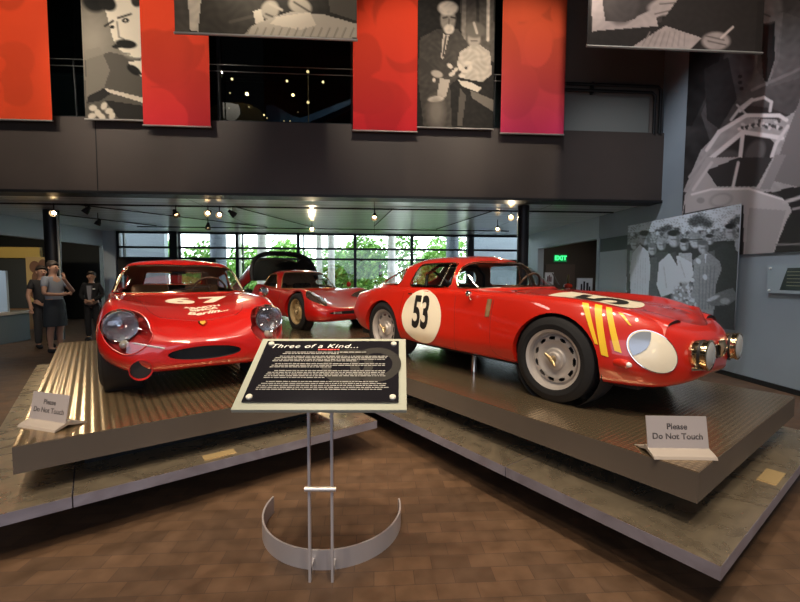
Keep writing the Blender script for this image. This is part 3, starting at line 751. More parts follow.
# ================================================================== low prototype behind, engine cover open
def build_porsche():
    car = empty('racing_car', UVP(3.56, 5.93, HP), PLAT + PI / 2 + math.radians(4.5), label='red mid-engined racing car with its tail cover raised on the rear platform', cat='car')
    N = [st(.02, .42, .27, .33, .385, .30, .385, .385), st(.05, .56, .22, .33, .41, .42, .405, .40), st(.14, .67, .18, .35, .46, .52, .43, .425), st(.30, .73, .165, .38, .56, .58, .47, .455),
         st(.50, .755, .16, .41, .655, .60, .53, .50), st(.75, .768, .165, .43, .70, .605, .585, .55), st(1.0, .762, .17, .43, .695, .60, .63, .62), st(1.25, .75, .17, .42, .67, .61, .66, .67),
         st(1.5, .745, .17, .42, .68, .63, .69, .70), st(1.9, .75, .17, .43, .70, .65, .71, .71), st(2.35, .755, .175, .45, .73, .64, .74, .74), st(2.6, .76, .18, .46, .74, .62, .66, .64), st(2.8, .74, .2, .40, .55, .6, .50, .48)]
    bm = body_from(N); bvh = BVHTree.FromBMesh(bm)
    cab = [(1.5, -.55), (1.5, .55), (1.9, .60), (2.4, .58), (2.4, -.58), (1.9, -.60)]
    fs = cut_poly(bm, cab, 'z', cond=lambda c: c.z > .55); bmesh.ops.delete(bm, geom=fs, context='FACES')
    arch_cut(bm, .76, .31, .350, .63)
    mouth = circle2(0, .325, .52, .024, 44)
    window_set(bm, car, [('front_grille', mouth, lambda c: c.x < .3 and c.z < .42, 'x')], BLACK, BLACK, .004)
    link_bm('body', bm, RED, car, smooth=50)
    well(car, .76, .31, .355, .70, .57)
    H = [
        [(1.20, 0, .655), (1.25, .32, .66), (1.40, .54, .66), (1.65, .64, .665), (1.9, .655, .67), (2.15, .65, .68), (2.35, .63, .70), (2.50, .55, .71), (2.56, .3, .71), (2.57, 0, .71)],
        [(1.38, 0, .76), (1.43, .31, .76), (1.55, .50, .76), (1.74, .59, .77), (1.92, .60, .775), (2.13, .595, .78), (2.33, .57, .79), (2.47, .49, .80), (2.53, .27, .80), (2.54, 0, .80)],
        [(1.60, 0, .90), (1.64, .29, .90), (1.73, .45, .905), (1.86, .53, .91), (1.98, .54, .915), (2.13, .53, .915), (2.31, .50, .915), (2.44, .42, .915), (2.50, .24, .915), (2.51, 0, .915)],
        [(1.74, 0, .99), (1.77, .27, .99), (1.84, .40, .985), (1.94, .455, .985), (2.03, .465, .99), (2.15, .455, .99), (2.29, .42, .985), (2.40, .35, .985), (2.46, .2, .985), (2.47, 0, .985)],
        [(1.84, 0, 1.03), (1.87, .20, 1.028), (1.92, .29, 1.025), (1.99, .33, 1.024), (2.06, .335, 1.025), (2.16, .33, 1.025), (2.26, .3, 1.022), (2.34, .25, 1.02), (2.38, .14, 1.02), (2.39, 0, 1.02)],
        [(2.0, 0, 1.05), (2.02, 0, 1.05), (2.04, 0, 1.051), (2.06, 0, 1.051), (2.09, 0, 1.052), (2.13, 0, 1.051), (2.16, 0, 1.05), (2.19, 0, 1.05), (2.21, 0, 1.05), (2.22, 0, 1.05)]]
    hb = house_from(H)
    side = lambda s: (lambda c: c.y * s > .25)
    wins = [('windshield', [(1.18, .69), (1.56, .685), (1.59, .70), (1.80, .955), (1.84, .985), (1.6, 1.0)], lambda c: c.x < 1.9, 'y')]
    for s in (1, -1): wins += [('side_window', [(1.68, .70), (2.34, .73), (2.36, .75), (2.33, .93), (2.29, .95), (1.97, .955), (1.92, .94)], side(s), 'y')]
    window_set(hb, car, wins, mat('dull_brass', (.35, .2, .08), .3, .7), None, .010)
    link_bm('roof', hb, RED, car, smooth=50)
    for s in (1, -1):
        for x in (.76, 3.06): make_wheel(car, x, s * .655, s, .315, .17, .205, GOLDW, 'slots')
    tray(car, [(1.45, -.55), (1.45, .55), (2.55, .55), (2.55, -.55)], .2)
    box('dashboard', (1.52, 0, .62), (.2, 1.1, .1), DASH, car, bevel=.03)
    for s in (1, -1): seat(car, 2.02, s * .28, DASH, .16)
    steering(car, 1.74, -.28, .70)
    # headlamps under slanting covers
    for s in (1, -1):
        d_ = V(-.72, s * .28, .64).normalized(); ax_ = UP.cross(d_).normalized()
        M = frame_M(V(.36, s * .56, .58) + d_ * .3, ax_, d_.cross(ax_))
        poly = [(x * 1.25, y * 1.25) for x, y in [(-.10, .16), (0, .19), (.11, .13), (.12, .0), (.03, -.12), (-.08, -.20), (-.11, -.16), (-.12, .03)]]
        poly = [tuple(p) for p in cr(np.array(poly + [poly[0]]), 4)[:-1]]
        poly = [(-p[0] * s, p[1]) for p in poly]
        hl = decal('headlamp', poly_bm(poly), M, bvh, mat('lamp_recess', (.05, .035, .03), .25, coat=.8), car, .004, .02)
        decal('lamp_reflector', poly_bm(circle2(0, .07, .078, .085, 28)), M, bvh, mat('lamp_reflector', (.72, .76, .82), .3, .4), hl, .010, .02)
        pts = []
        for p in poly:
            q = M @ V(p[0], p[1], 0); h = bvh.ray_cast(q + d_ * .3, -d_, 2)
            if h[0]: pts.append(h[0] + d_ * .003)
        tube('lamp_rim', pts, .006, BRASS, hl, 6, closed=True)
    box('licence_lamp', (.045, .36, .325), (.05, .16, .05), mat('clear_lens', (.8, .75, .7), .1), car, bevel=.008)
    mirror_car(car, 1.2, -.62, .66, -1, REDO)
    # raised tail: outer red shell, black lining, rear window slot
    def shell(off, x_in):
        Rr = []
        for i, x in enumerate(np.linspace(0, 1, 15)):
            w = .74 - .05 * x; hgt = .60 * (1 - .30 * x) ; 
            row = []
            for t in np.linspace(0, 1, 15):
                a = PI / 2 * (1 - t)                                 # from the side (y=w) up to the centre
                yy = (w - off) * math.cos(PI / 2 * t) ** .62; zz = (hgt - off) * math.sin(PI / 2 * t) ** .75
                row.append((x * 1.45, yy, zz))
            Rr.append(row)
        return Rr
    piv = V(4.0, 0, .48)
    Mh = Matrix.Translation(piv) @ Matrix.Rotation(math.radians(17), 4, 'Y') @ Matrix.Translation(V(-1.45, 0, -.05))
    def shell_bm(off):
        b = bmesh.new(); R_ = shell(off, 0)
        for s in (1, -1):
            g = [[b.verts.new((p[0], p[1] * s, p[2])) for p in row] for row in R_]
            for i in range(14):
                for j in range(14):
                    b.faces.new((g[i][j], g[i + 1][j], g[i + 1][j + 1], g[i][j + 1]))
        bmesh.ops.remove_doubles(b, verts=b.verts[:], dist=1e-4)
        fs = [f for f in b.faces if .08 < f.calc_center_median().x < .30 and abs(f.calc_center_median().y) < .48 and f.calc_center_median().z > .3]
        bmesh.ops.delete(b, geom=fs, context='FACES')
        for v in b.verts: v.co = Mh @ v.co
        return b
    ts = link_bm('tail_cover', shell_bm(0), RED, car, smooth=60)
    link_bm('cover_lining', shell_bm(.035), BLACK, ts, smooth=60)
    b = bmesh.new(); R_ = shell(-.004, 0)[0]
    hoop = [V(*p) for p in R_] + [V(p[0], -p[1], p[2]) for p in R_[-2::-1]]
    add_tube(b, [Mh @ (p * 1 + V(.0, 0, -.02)) for p in hoop], .042, 8); link_bm('cover_hoop', b, BLACK, ts, smooth=True)
    # engine bay: frame, block, exhaust trumpets
    b = bmesh.new()
    for s in (1, -1):
        add_box(b, (3.2, s * .42, .38), (1.3, .06, .08)); add_box(b, (3.95, s * .3, .38), (.06, .5, .1))
    link_bm('chassis_rail', b, DASH, car)
    box('engine', (2.95, 0, .45), (.5, .6, .38), mat('engine_grey', (.09, .09, .10), .5, .3), car, bevel=.04)
    for s in (1, -1):
        for k in range(2): lathe('intake_trumpet', [(.03, 0), (.025, .05), (.04, .11)], CHROME, car, (2.85 + k * .2, s * .15, .63), 'z', 16)
    box('rear_bulkhead', (2.60, 0, .45), (.03, 1.2, .5), BLACK, car)
    for s in (1, -1):
        pts = []
        for p in cr([(1.42, .66), (1.40, .45), (1.42, .22), (1.5, .20), (2.2, .21), (2.3, .3), (2.33, .5), (2.34, .70)], 6):
            h = bvh.ray_cast(V(p[0], s * 1.2, p[1]), V(0, -s, 0), 2)
            if h[0]: pts.append(h[0])
        tube('door_seam', pts, .0025, BLACK, car, 5)
    return car
# ------------------------------------------------------------------ painting of the printed photographs (flat prints on cloth or board)
def project_px(P):
    P = np.asarray(P, float) - np.array([0, 0, 1.5]); z = P @ np.array(Fv)
    return 400 + 410 * (P @ np.array(R2)) / z, 301 - 410 * (P @ np.array(U2)) / z
class Paint:
    def __init__(s, x, y, g=.1): s.x, s.y = x, y; s.g = np.full(x.shape, g, float)
    def mixin(s, m, g): s.g = s.g * (1 - m) + g * m
    def ell(s, cx, cy, rx, ry, g, rot=0, soft=.15):
        c, q = math.cos(rot), math.sin(rot); dx, dy = s.x - cx, s.y - cy
        r = np.sqrt(((dx * c + dy * q) / rx) ** 2 + ((-dx * q + dy * c) / ry) ** 2)
        s.mixin(np.clip((1 + soft - r) / (2 * soft), 0, 1), g); return s
    def poly(s, pts, g, a=1.0):
        c = np.zeros(s.x.shape, bool); n = len(pts)
        for i in range(n):
            x1, y1 = pts[i]; x2, y2 = pts[(i + 1) % n]
            if y1 == y2: continue
            m = ((y1 > s.y) != (y2 > s.y)) & (s.x < (x2 - x1) * (s.y - y1) / (y2 - y1) + x1); c ^= m
        s.mixin(c * a, g); return s
    def line(s, pts, w, g):
        for (x1, y1), (x2, y2) in zip(pts, pts[1:]):
            dx, dy = x2 - x1, y2 - y1; L = dx * dx + dy * dy + 1e-9
            t = np.clip(((s.x - x1) * dx + (s.y - y1) * dy) / L, 0, 1)
            d_ = np.hypot(s.x - x1 - t * dx, s.y - y1 - t * dy); s.mixin(np.clip((w / 2 + .5 - d_), 0, 1), g)
        return s
    def grain(s, amp, f=.5, seed=1):
        n = np.sin(s.x * f + 1.7 * np.sin(s.y * f * .7 + seed)) * np.sin(s.y * f * 1.3 + 2.1 * np.sin(s.x * f * .6 + seed * 2))
        s.g = np.clip(s.g * (1 + amp * n), 0, 1); return s
def print_sheet(name, o, ex, ey, nx, ny, paint, tint, m, thick=.006, parent=None):
    """flat sheet with corner o, edges ex (right) and ey (down); paint(px, py) -> grey or rgb"""
    o, ex, ey = Vector(o), Vector(ex), Vector(ey); nrm = ex.cross(ey).normalized()
    P = np.array([[o + ex * (i / nx) + ey * (j / ny) for i in range(nx + 1)] for j in range(ny + 1)])
    flat = P.reshape(-1, 3); px, py = project_px(flat); g = paint(px, py)
    col = np.ones((len(flat), 4)); col[:, :3] = g[:, None] * np.array(tint) if g.ndim == 1 else g
    n = nx + 1; faces = [(j * n + i, j * n + i + 1, (j + 1) * n + i + 1, (j + 1) * n + i) for j in range(ny) for i in range(nx)]
    V0 = len(flat); back = [o + nrm * thick, o + ex + nrm * thick, o + ex + ey + nrm * thick, o + ey + nrm * thick]
    verts = [tuple(p) for p in flat] + [tuple(b) for b in back]
    c = [0, nx, ny * n + nx, ny * n]
    faces.append((V0 + 3, V0 + 2, V0 + 1, V0))
    for a, b in ((0, 1), (1, 2), (2, 3), (3, 0)): faces.append((c[a], V0 + a, V0 + b, c[b]))
    col = np.vstack([col, np.tile([.1, .1, .1, 1], (4, 1))])
    me = bpy.data.meshes.new(name); me.from_pydata(verts, [], faces)
    at = me.color_attributes.new('print', 'FLOAT_COLOR', 'POINT'); at.data.foreach_set('color', col.ravel().astype(np.float32))
    me.materials.append(m); ob = bpy.data.objects.new(name, me); COL.objects.link(ob)
    if parent: ob.parent = parent
    return ob
def Z(x0, y0, k): return lambda *pts: [(x0 + a / k, y0 + b / k) for a, b in pts]

# ------------------------------------------------------------------ materials of the place
def floor_mat():
    m = mat('brick_floor', (.15, .08, .045), .42); nt = m.node_tree; b = nt.nodes['Principled BSDF']
    tc = nt.nodes.new('ShaderNodeTexCoord'); mp = nt.nodes.new('ShaderNodeMapping'); mp.inputs['Rotation'].default_value = (0, 0, -ROOM)
    br = nt.nodes.new('ShaderNodeTexBrick'); br.inputs['Scale'].default_value = 1; br.inputs['Brick Width'].default_value = .20; br.inputs['Row Height'].default_value = .10
    br.inputs['Mortar Size'].default_value = .002; br.inputs['Mortar Smooth'].default_value = .3; br.inputs['Bias'].default_value = -.1
    br.inputs['Color1'].default_value = (.110, .062, .034, 1); br.inputs['Color2'].default_value = (.070, .041, .024, 1); br.inputs['Mortar'].default_value = (.050, .029, .019, 1)
    nt.links.new(tc.outputs['Object'], mp.inputs[0]); nt.links.new(mp.outputs[0], br.inputs['Vector'])
    n = nt.nodes.new('ShaderNodeTexNoise'); n.inputs['Scale'].default_value = 9; n.inputs['Detail'].default_value = 6; nt.links.new(mp.outputs[0], n.inputs['Vector'])
    mx = nt.nodes.new('ShaderNodeMixRGB'); mx.blend_type = 'OVERLAY'; mx.inputs[0].default_value = .55
    nt.links.new(br.outputs['Color'], mx.inputs[1]); nt.links.new(n.outputs['Fac'], mx.inputs[2]); nt.links.new(mx.outputs[0], b.inputs['Base Color'])
    bp = nt.nodes.new('ShaderNodeBump'); bp.inputs['Strength'].default_value = .2; bp.inputs['Distance'].default_value = .003; bp.invert = True
    nt.links.new(br.outputs['Fac'], bp.inputs['Height']); nt.links.new(bp.outputs[0], b.inputs['Normal'])
    r = nt.nodes.new('ShaderNodeMapRange'); r.inputs['To Min'].default_value = .32; r.inputs['To Max'].default_value = .6
    nt.links.new(n.outputs['Fac'], r.inputs['Value']); nt.links.new(r.outputs[0], b.inputs['Roughness'])
    return m
def ribbed(name, col, rough, period, axis, metal=.8, strength=.5, both=False):
    """metal sheet with fine parallel ribs, in the platform frame"""
    m = mat(name, col, rough, metal); nt = m.node_tree; b = nt.nodes['Principled BSDF']
    tc = nt.nodes.new('ShaderNodeTexCoord'); mp = nt.nodes.new('ShaderNodeMapping')
    nt.links.new(tc.outputs['Object'], mp.inputs[0])
    w = nt.nodes.new('ShaderNodeTexWave'); w.bands_direction = axis; w.inputs['Scale'].default_value = 2 * PI / period / 20; w.inputs['Distortion'].default_value = 0
    nt.links.new(mp.outputs[0], w.inputs['Vector']); src = w.outputs['Fac']
    if both:
        w2 = nt.nodes.new('ShaderNodeTexWave'); w2.bands_direction = 'X' if axis == 'Y' else 'Y'; w2.inputs['Scale'].default_value = 2 * PI / period / 20
        nt.links.new(mp.outputs[0], w2.inputs['Vector']); mm = nt.nodes.new('ShaderNodeMath'); mm.operation = 'MULTIPLY'
        nt.links.new(src, mm.inputs[0]); nt.links.new(w2.outputs['Fac'], mm.inputs[1]); src = mm.outputs[0]
    cr_ = nt.nodes.new('ShaderNodeValToRGB'); cr_.color_ramp.elements[0].position = .12; cr_.color_ramp.elements[1].position = .42
    cr_.color_ramp.elements[0].color = (*[q * .62 for q in col], 1); cr_.color_ramp.elements[1].color = (*col, 1)  # grooves darkened in the base colour, as shade between the ribs
    nt.links.new(src, cr_.inputs[0]); nt.links.new(cr_.outputs[0], b.inputs['Base Color'])
    bp = nt.nodes.new('ShaderNodeBump'); bp.inputs['Strength'].default_value = strength; bp.inputs['Distance'].default_value = .004
    nt.links.new(src, bp.inputs['Height']); nt.links.new(bp.outputs[0], b.inputs['Normal'])
    return m
def brushed(name, c1, c2, rough, metal, sc=3, bstr=.25):
    m = mat(name, c1, rough, metal); nt = m.node_tree; b = nt.nodes['Principled BSDF']
    tc = nt.nodes.new('ShaderNodeTexCoord'); n = nt.nodes.new('ShaderNodeTexNoise'); n.inputs['Scale'].default_value = sc; n.inputs['Detail'].default_value = 3; n.inputs['Distortion'].default_value = 2.5
    nt.links.new(tc.outputs['Object'], n.inputs['Vector'])
    r = nt.nodes.new('ShaderNodeValToRGB'); r.color_ramp.elements[0].position = .25; r.color_ramp.elements[1].position = .75
    r.color_ramp.elements[0].color = (*c1, 1); r.color_ramp.elements[1].color = (*c2, 1)
    nt.links.new(n.outputs['Fac'], r.inputs[0]); nt.links.new(r.outputs[0], b.inputs['Base Color'])
    mr = nt.nodes.new('ShaderNodeMapRange'); mr.inputs['To Min'].default_value = rough * .7; mr.inputs['To Max'].default_value = rough * 1.4
    nt.links.new(n.outputs['Fac'], mr.inputs['Value']); nt.links.new(mr.outputs[0], b.inputs['Roughness'])
    bp = nt.nodes.new('ShaderNodeBump'); bp.inputs['Strength'].default_value = bstr; bp.inputs['Distance'].default_value = .01
    nt.links.new(n.outputs['Fac'], bp.inputs['Height']); nt.links.new(bp.outputs[0], b.inputs['Normal'])
    return m
FLOOR = floor_mat()
DECK = ribbed('ribbed_deck', (.52, .38, .22), .22, .052, 'X', .85, .4)  # golden brown of reflected warm light is put into the metal colour
DECK2 = ribbed('dotted_deck', (.50, .38, .24), .20, .030, 'X', .85, .12, both=True)  # warm reflected tone in the colour here too
SLABSIDE = mat('slab_side', (.108, .086, .068), .5, .2, noise=(2, .1))
STEEL = brushed('brushed_steel', (.40, .33, .24), (.62, .51, .36), .27, .85, 3.2, .12)  # golden and dark mottling stands in for warm reflected highlights
STEELEDGE = brushed('steel_edge', (.30, .28, .33), (.42, .40, .47), .4, .6)
PLINTH = mat('shadow_plinth', (.006, .007, .009), .8)  # near-black colour stands in for the shadow under deck and step
WALLG = mat('grey_blue_wall', (.27, .32, .36), .62, noise=(1.2, .06))
WALLP = mat('pale_wall', (.50, .58, .64), .6)
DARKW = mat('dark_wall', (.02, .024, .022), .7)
BEAM = mat('beam_panel', (.060, .044, .036), .55, noise=(.8, .12))
BEAM2 = mat('upper_panel', (.20, .165, .14), .6, noise=(1, .1))
SOFFIT = None
def soffit_mat():
    m = mat('glossy_soffit', (.60, .62, .60), .28, .3); nt = m.node_tree; b = nt.nodes['Principled BSDF']
    tc = nt.nodes.new('ShaderNodeTexCoord'); mp = nt.nodes.new('ShaderNodeMapping'); mp.inputs['Rotation'].default_value = (0, 0, -ROOM)
    br = nt.nodes.new('ShaderNodeTexBrick'); br.inputs['Scale'].default_value = 1; br.inputs['Brick Width'].default_value = 3.6; br.inputs['Row Height'].default_value = .30; br.offset = 0
    br.inputs['Mortar Size'].default_value = .012; br.inputs['Mortar Smooth'].default_value = .2
    for k, c in (('Color1', (.74, .78, .80)), ('Color2', (.66, .70, .72)), ('Mortar', (.12, .12, .12))): br.inputs[k].default_value = (*c, 1)
    nt.links.new(tc.outputs['Object'], mp.inputs[0]); nt.links.new(mp.outputs[0], br.inputs['Vector']); nt.links.new(br.outputs['Color'], b.inputs['Base Color'])
    return m
SOFFIT = soffit_mat()
BLK = mat('black_metal', (.010, .010, .011), .45, .3)
MULL = mat('mullion', (.02, .025, .032), .4, .3)
PIPE = mat('black_pipe', (.006, .006, .006), .35)
CLEAR = glass('window_glass', (.93, .97, .96), .03)
DKGLASS = mat('dark_glass', (.006, .010, .008), .06, spec=.6)

# ------------------------------------------------------------------ room shell
WX, LX, BY, WY = 5.41, -9.05, 7.52, 14.5
struct(rbox('floor', -16, 12, -6, 15.2, -.1, 0, FLOOR))
struct(rbox('ceiling_rear', -16, 12, BY + .35, WY + .2, 2.96, 3.10, SOFFIT))
struct(rbox('ceiling_front', -16, 12, -6, BY + 6, 7.4, 7.6, mat('high_ceiling', (.015, .015, .016), .8)))
# right wall with the opening to the corridor
struct(rbox('wall_right', WX, WX + .2, -6, 9.66, 0, 7.4, WALLG))
struct(rbox('wall_right_end', WX, WX + .2, 13.34, WY + .2, 0, 7.4, WALLP))
struct(rbox('wall_right_over_opening', WX, WX + .2, 9.66, 13.34, 2.43, 2.96, WALLP))
struct(rbox('wall_back', -16, 12, -6.2, -6, 0, 7.4, mat('back_wall', (.05, .045, .04), .7)))
# corridor behind the opening
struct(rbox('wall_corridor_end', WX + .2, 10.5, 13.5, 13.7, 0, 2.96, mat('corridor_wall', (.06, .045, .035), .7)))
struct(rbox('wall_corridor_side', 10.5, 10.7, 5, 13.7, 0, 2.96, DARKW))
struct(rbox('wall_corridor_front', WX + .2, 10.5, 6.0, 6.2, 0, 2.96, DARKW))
# left wall: bulkhead over the dark gallery
struct(rbox('wall_left_bulkhead', LX - .2, LX, -6, WY + .2, 2.46, 2.96, WALLP))
struct(rbox('wall_left_corner', LX, -8.66, WY - .12, WY - .06, 0, 2.96, WALLP))
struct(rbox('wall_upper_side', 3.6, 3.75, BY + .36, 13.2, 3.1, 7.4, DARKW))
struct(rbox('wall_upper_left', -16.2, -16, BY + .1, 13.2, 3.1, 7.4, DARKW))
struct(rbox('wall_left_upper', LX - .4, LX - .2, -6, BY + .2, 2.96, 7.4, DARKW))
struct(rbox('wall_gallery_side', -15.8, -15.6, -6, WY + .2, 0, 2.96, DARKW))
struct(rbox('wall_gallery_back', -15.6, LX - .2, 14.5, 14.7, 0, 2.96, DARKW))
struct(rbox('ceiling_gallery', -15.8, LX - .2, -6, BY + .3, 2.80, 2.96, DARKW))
# mezzanine beam
bt = 4.19
o = struct(rbox('wall_beam', -16, WX, BY, BY + .35, 2.93, bt, BEAM))
for x in (-4.78,):
    s_ = rbox('beam_seam', x - .008, x + .008, BY - .002, BY + .02, 2.94, bt, BLK, parent=o)
struct(rbox('trim_beam_bottom', -16, WX, BY - .03, BY + .36, 2.90, 2.945, BLK))
struct(rbox('baseboard_right', WX - .02, WX, -6, 9.66, 0, .07, BLK))
# upper storey behind the banners
struct(rbox('wall_upper_right', 3.50, WX, BY + .08, BY + .30, bt, 7.4, BEAM2))
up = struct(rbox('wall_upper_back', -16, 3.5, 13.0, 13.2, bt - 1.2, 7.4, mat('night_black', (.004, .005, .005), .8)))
struct(rbox('floor_upper', -16, 6, BY + .36, 13, 3.9, 4.0, DARKW))
g = struct(rbox('window_1', -16, 3.5, BY + .16, BY + .17, bt, 7.4, glass('upper_glass', (.55, .62, .60), .05)))
for x in (-6.0, -4.95, -2.75, -.40, 2.14, 3.5): rbox('window_frame', x - .03, x + .03, BY + .13, BY + .20, bt, 7.4, BLK, parent=g)
rbox('window_frame', -16, 3.5, BY + .10, BY + .2, bt - .01, bt + .05, BLK, parent=g)
# handrails across the upper windows (left) and black pipe rail on the panel (right)
rl = empty('handrail', RP(0, BY - .02, bt), label='thin double handrail crossing the dark windows behind the banners', cat='railing')
for z in (5.02, 5.13): tube('rail_bar', [RP(-8, BY - .02, z) - rl.location, RP(3.5, BY - .02, z) - rl.location], .008, mat('rail_steel', (.16, .16, .15), .3, .8), rl)
for x in (-7.5, -5.1, -2.7, -.1, 2.18): tube('rail_post', [RP(x, BY + .04, bt) - rl.location, RP(x, BY - .0, 5.13) - rl.location], .012, BLK, rl)
pr_ = empty('pipe_rail', RP(4.4, BY, 5.0), label='black double pipe rail turning down beside the right wall', cat='railing')
for k, (z, x) in enumerate(((5.03, 5.31), (4.92, 5.20))):
    tube('pipe', [RP(3.45, BY + .0, z) - pr_.location, RP(x - .06, BY + .0, z) - pr_.location, RP(x, BY + .0, z - .06) - pr_.location, RP(x, BY + .0, bt - .02) - pr_.location], .028, PIPE, pr_)
for x in (4.0,): box('pipe_clip', tuple(RP(x, BY + .03, 4.97) - pr_.location), (.04, .08, .2), PIPE, pr_)
struct(rbox('trim_upper_panel', 3.50, 5.13, BY + .05, BY + .085, bt + .02, 4.86, mat('lower_panel', (.19, .195, .175), .6)))

# window wall to the garden
fr = struct(empty('window_2', RP(0, WY, 0)))
def wb(n_, x0, x1, z0, z1, y0=-.05, y1=.05, m=MULL):
    return box(n_, ((x0 + x1) / 2, (y0 + y1) / 2, (z0 + z1) / 2), (x1 - x0, y1 - y0, z1 - z0), m, fr, M=MR)
for x in (-8.62, -6.8, -4.70, -2.63, -.67, 1.32, 3.39, 5.35):
    wb('window_frame', x - .05, x + .05, 0, 2.96)
    wb('window_frame', x + .17, x + .21, 0, 2.96) if x in (-8.62, -6.8, -4.70, -2.63) else None
for z in (2.93, 2.43, 2.07, .08): wb('window_frame', LX, WX, z - .035, z + .035)
wb('window_pane', LX, WX, 0, 2.96, -.006, .006, CLEAR)
wb('window_frame', -6.87, -6.62, 0, 2.96, -.2, .1)
wb('window_frame', 3.28, 3.50, 0, 2.96, -.2, .1)
tag(rbox('window_blind', -8.60, -6.92, WY - .09, WY - .05, 1.66, 2.06, BLK), 'black blind across the window above the left half of the number 67 roof', 'blind')
tag(rbox('window_blind', -6.20, -5.40, WY - .09, WY - .05, 1.80, 2.06, BLK), 'short black blind on the window beside the pale grey outside pillar', 'blind')
# round columns under the beam
def column(x, y, label, r=.115, z1=2.95, m=BLK):
    c = lathe('column', [(r, 0), (r, z1)], m, None, (0, 0, 0), 'z', 32); c.location = RP(x, y, 0)
    return tag(c, label, 'column', kind='structure')
column(-7.33, 9.9, 'black round column behind the man in the grey shirt', r=.15); column(3.06, 8.35, 'black round column behind the number 53 car')
tube('conduit_pipe', [RP(-7.16, 9.84, 0), RP(-7.16, 9.84, 2.95)], .018, mat('pale_pipe', (.4, .4, .38), .4)); bpy.data.objects['conduit_pipe']['kind'] = 'structure'

# ceiling tracks and lamps
TR = mat('track_black', (.012, .012, .012), .4)
t1 = empty('lighting_track', RP(0, 8.9, 2.96), label='black lighting track along the glossy ceiling, the one nearest the beam', cat='track')
tube('track_bar', [RP(-9, 8.9, 2.93) - t1.location, RP(5.3, 8.9, 2.93) - t1.location], .018, TR, t1)
t2 = empty('lighting_track', RP(0, 12.7, 2.96), label='black lighting track along the ceiling close to the garden windows', cat='track')
tube('track_bar', [RP(-7, 12.7, 2.92) - t2.location, RP(4.2, 12.7, 2.92) - t2.location], .018, TR, t2)
for n_, (a, b_) in enumerate((((-6.2, 8.9), (-3.2, 12.6)), ((-2.95, 8.9), (-1.8, 12.6)), ((.40, 8.9), (.0, 12.0)), ((2.6, 9.0), (1.9, 12.6)), ((-7.6, 10.5), (-6.4, 12.6)))):
    o = tube('ceiling_conduit', [RP(a[0], a[1], 2.94), RP(b_[0], b_[1], 2.94)], .012, TR)
    tag(o, ['thin conduit slanting over the number 67 car under the glossy ceiling', 'pale conduit beside the brightly glowing spotlight on the ceiling', 'short conduit on the ceiling right of the middle spotlight', 'conduit slanting towards the pair of spotlights by the black column', 'thin conduit on the ceiling near the left wall'][n_], 'conduit')
WARM = (1.0, .80, .52)
def lens_mat(s): return mat('lamp_glow_%d' % int(s), (1, .9, .7), .3, emit=(1.0, .66, .32), estr=s * .35)
def spotlight(px, py, Y, on, label, aim=(0, -.9, -.55), power=0, dist=None):
    d_ = Fv + R2 * ((px - 400) / 410) + U2 * ((301 - py) / 410)
    x_ = d_.x * math.cos(ROOM) + d_.y * math.sin(ROOM); y_ = -d_.x * math.sin(ROOM) + d_.y * math.cos(ROOM)
    s = Y / y_; c = V(0, 0, 1.5) + d_ * s; aim = Vector(aim).normalized()
    t = empty('spotlight', c + V(0, 0, 2.95 - c.z), label=label, cat='spotlight', group='spotlights under the glossy ceiling')
    L_ = t.location; c = c - L_
    tube('stem', [V(0, 0, -.0), V(0, 0, c.z + .05), c - aim * .05], .010, BLK, t)
    ax = aim.orthogonal().normalized(); M = frame_M(c, ax, aim.cross(ax))
    b = bmesh.new(); add_lathe(b, [(0, -.11), (.03, -.11), (.038, -.06), (.058, -.02), (.068, .05), (.064, .05), (.054, .0), (0, -.01)], (0, 0, 0), 'z', 24, M=M)
    sh = link_bm('lamp_shade', b, BLK, t, smooth=True)
    lathe('bulb', [(0, .024), (.022, .02), (.036, .01), (.038, -.004)], lens_mat(on), sh, (0, 0, 0), 'z', 20, M=M)
    if power:
        l = bpy.data.lights.new('spot', 'SPOT'); l.energy = power; l.color = WARM; l.spot_size = math.radians(70); l.spot_blend = .6; l.shadow_soft_size = .05
        lo = bpy.data.objects.new('spot_lamp_light', l); COL.objects.link(lo); lo.location = L_ + c + aim * .07
        lo.rotation_euler = (-aim).to_track_quat('Z', 'Y').to_euler()
    return t
spotlight(54, 213, 8.9, 90, 'glowing spotlight in front of the black column left of the red cars', (.25, -.9, -.4), 40)
spotlight(86, 211, 8.9, 6, 'dim spotlight tilted left, the upper of the two between column and car', (-.5, -.3, -.8), 25)
spotlight(98, 223, 10.2, 6, 'dim spotlight just above the woman in black, hanging lower', (-.3, -.2, -.9), 25)
spotlight(176, 214, 8.9, 8, 'tilted dark spotlight at the left end above the number 67 car roof', (.5, -.3, -.7), 25)
spotlight(208, 213, 8.9, 60, 'glowing spotlight, left one of the bright pair above number 67', (0, -.9, -.4), 40)
spotlight(219.5, 214.5, 8.9, 60, 'glowing spotlight, right one of the bright pair above number 67', (.1, -.9, -.5), 40)
spotlight(233, 214, 8.9, 2, 'unlit black spotlight turned right beside the bright pair', (.7, .2, -.6))
spotlight(208, 227, 10.6, 6, 'small spotlight hanging just below the bright pair', (.1, -.3, -.9), 20)
spotlight(312, 229, 11.5, 220, 'brightest spotlight, hanging above the roof of the rear car', (.15, -.9, -.35), 60)
spotlight(374.5, 217, 8.9, 50, 'lone spotlight in the middle between the two big cars', (0, -.7, -.7), 40)
spotlight(511, 217, 8.9, 110, 'glowing spotlight right beside the black column behind number 53', (-.2, -.9, -.35), 40)
spotlight(497.5, 229, 10.4, 60, 'smaller glowing spotlight hanging left of the column, above the number 53 roof', (-.1, -.9, -.6), 40)

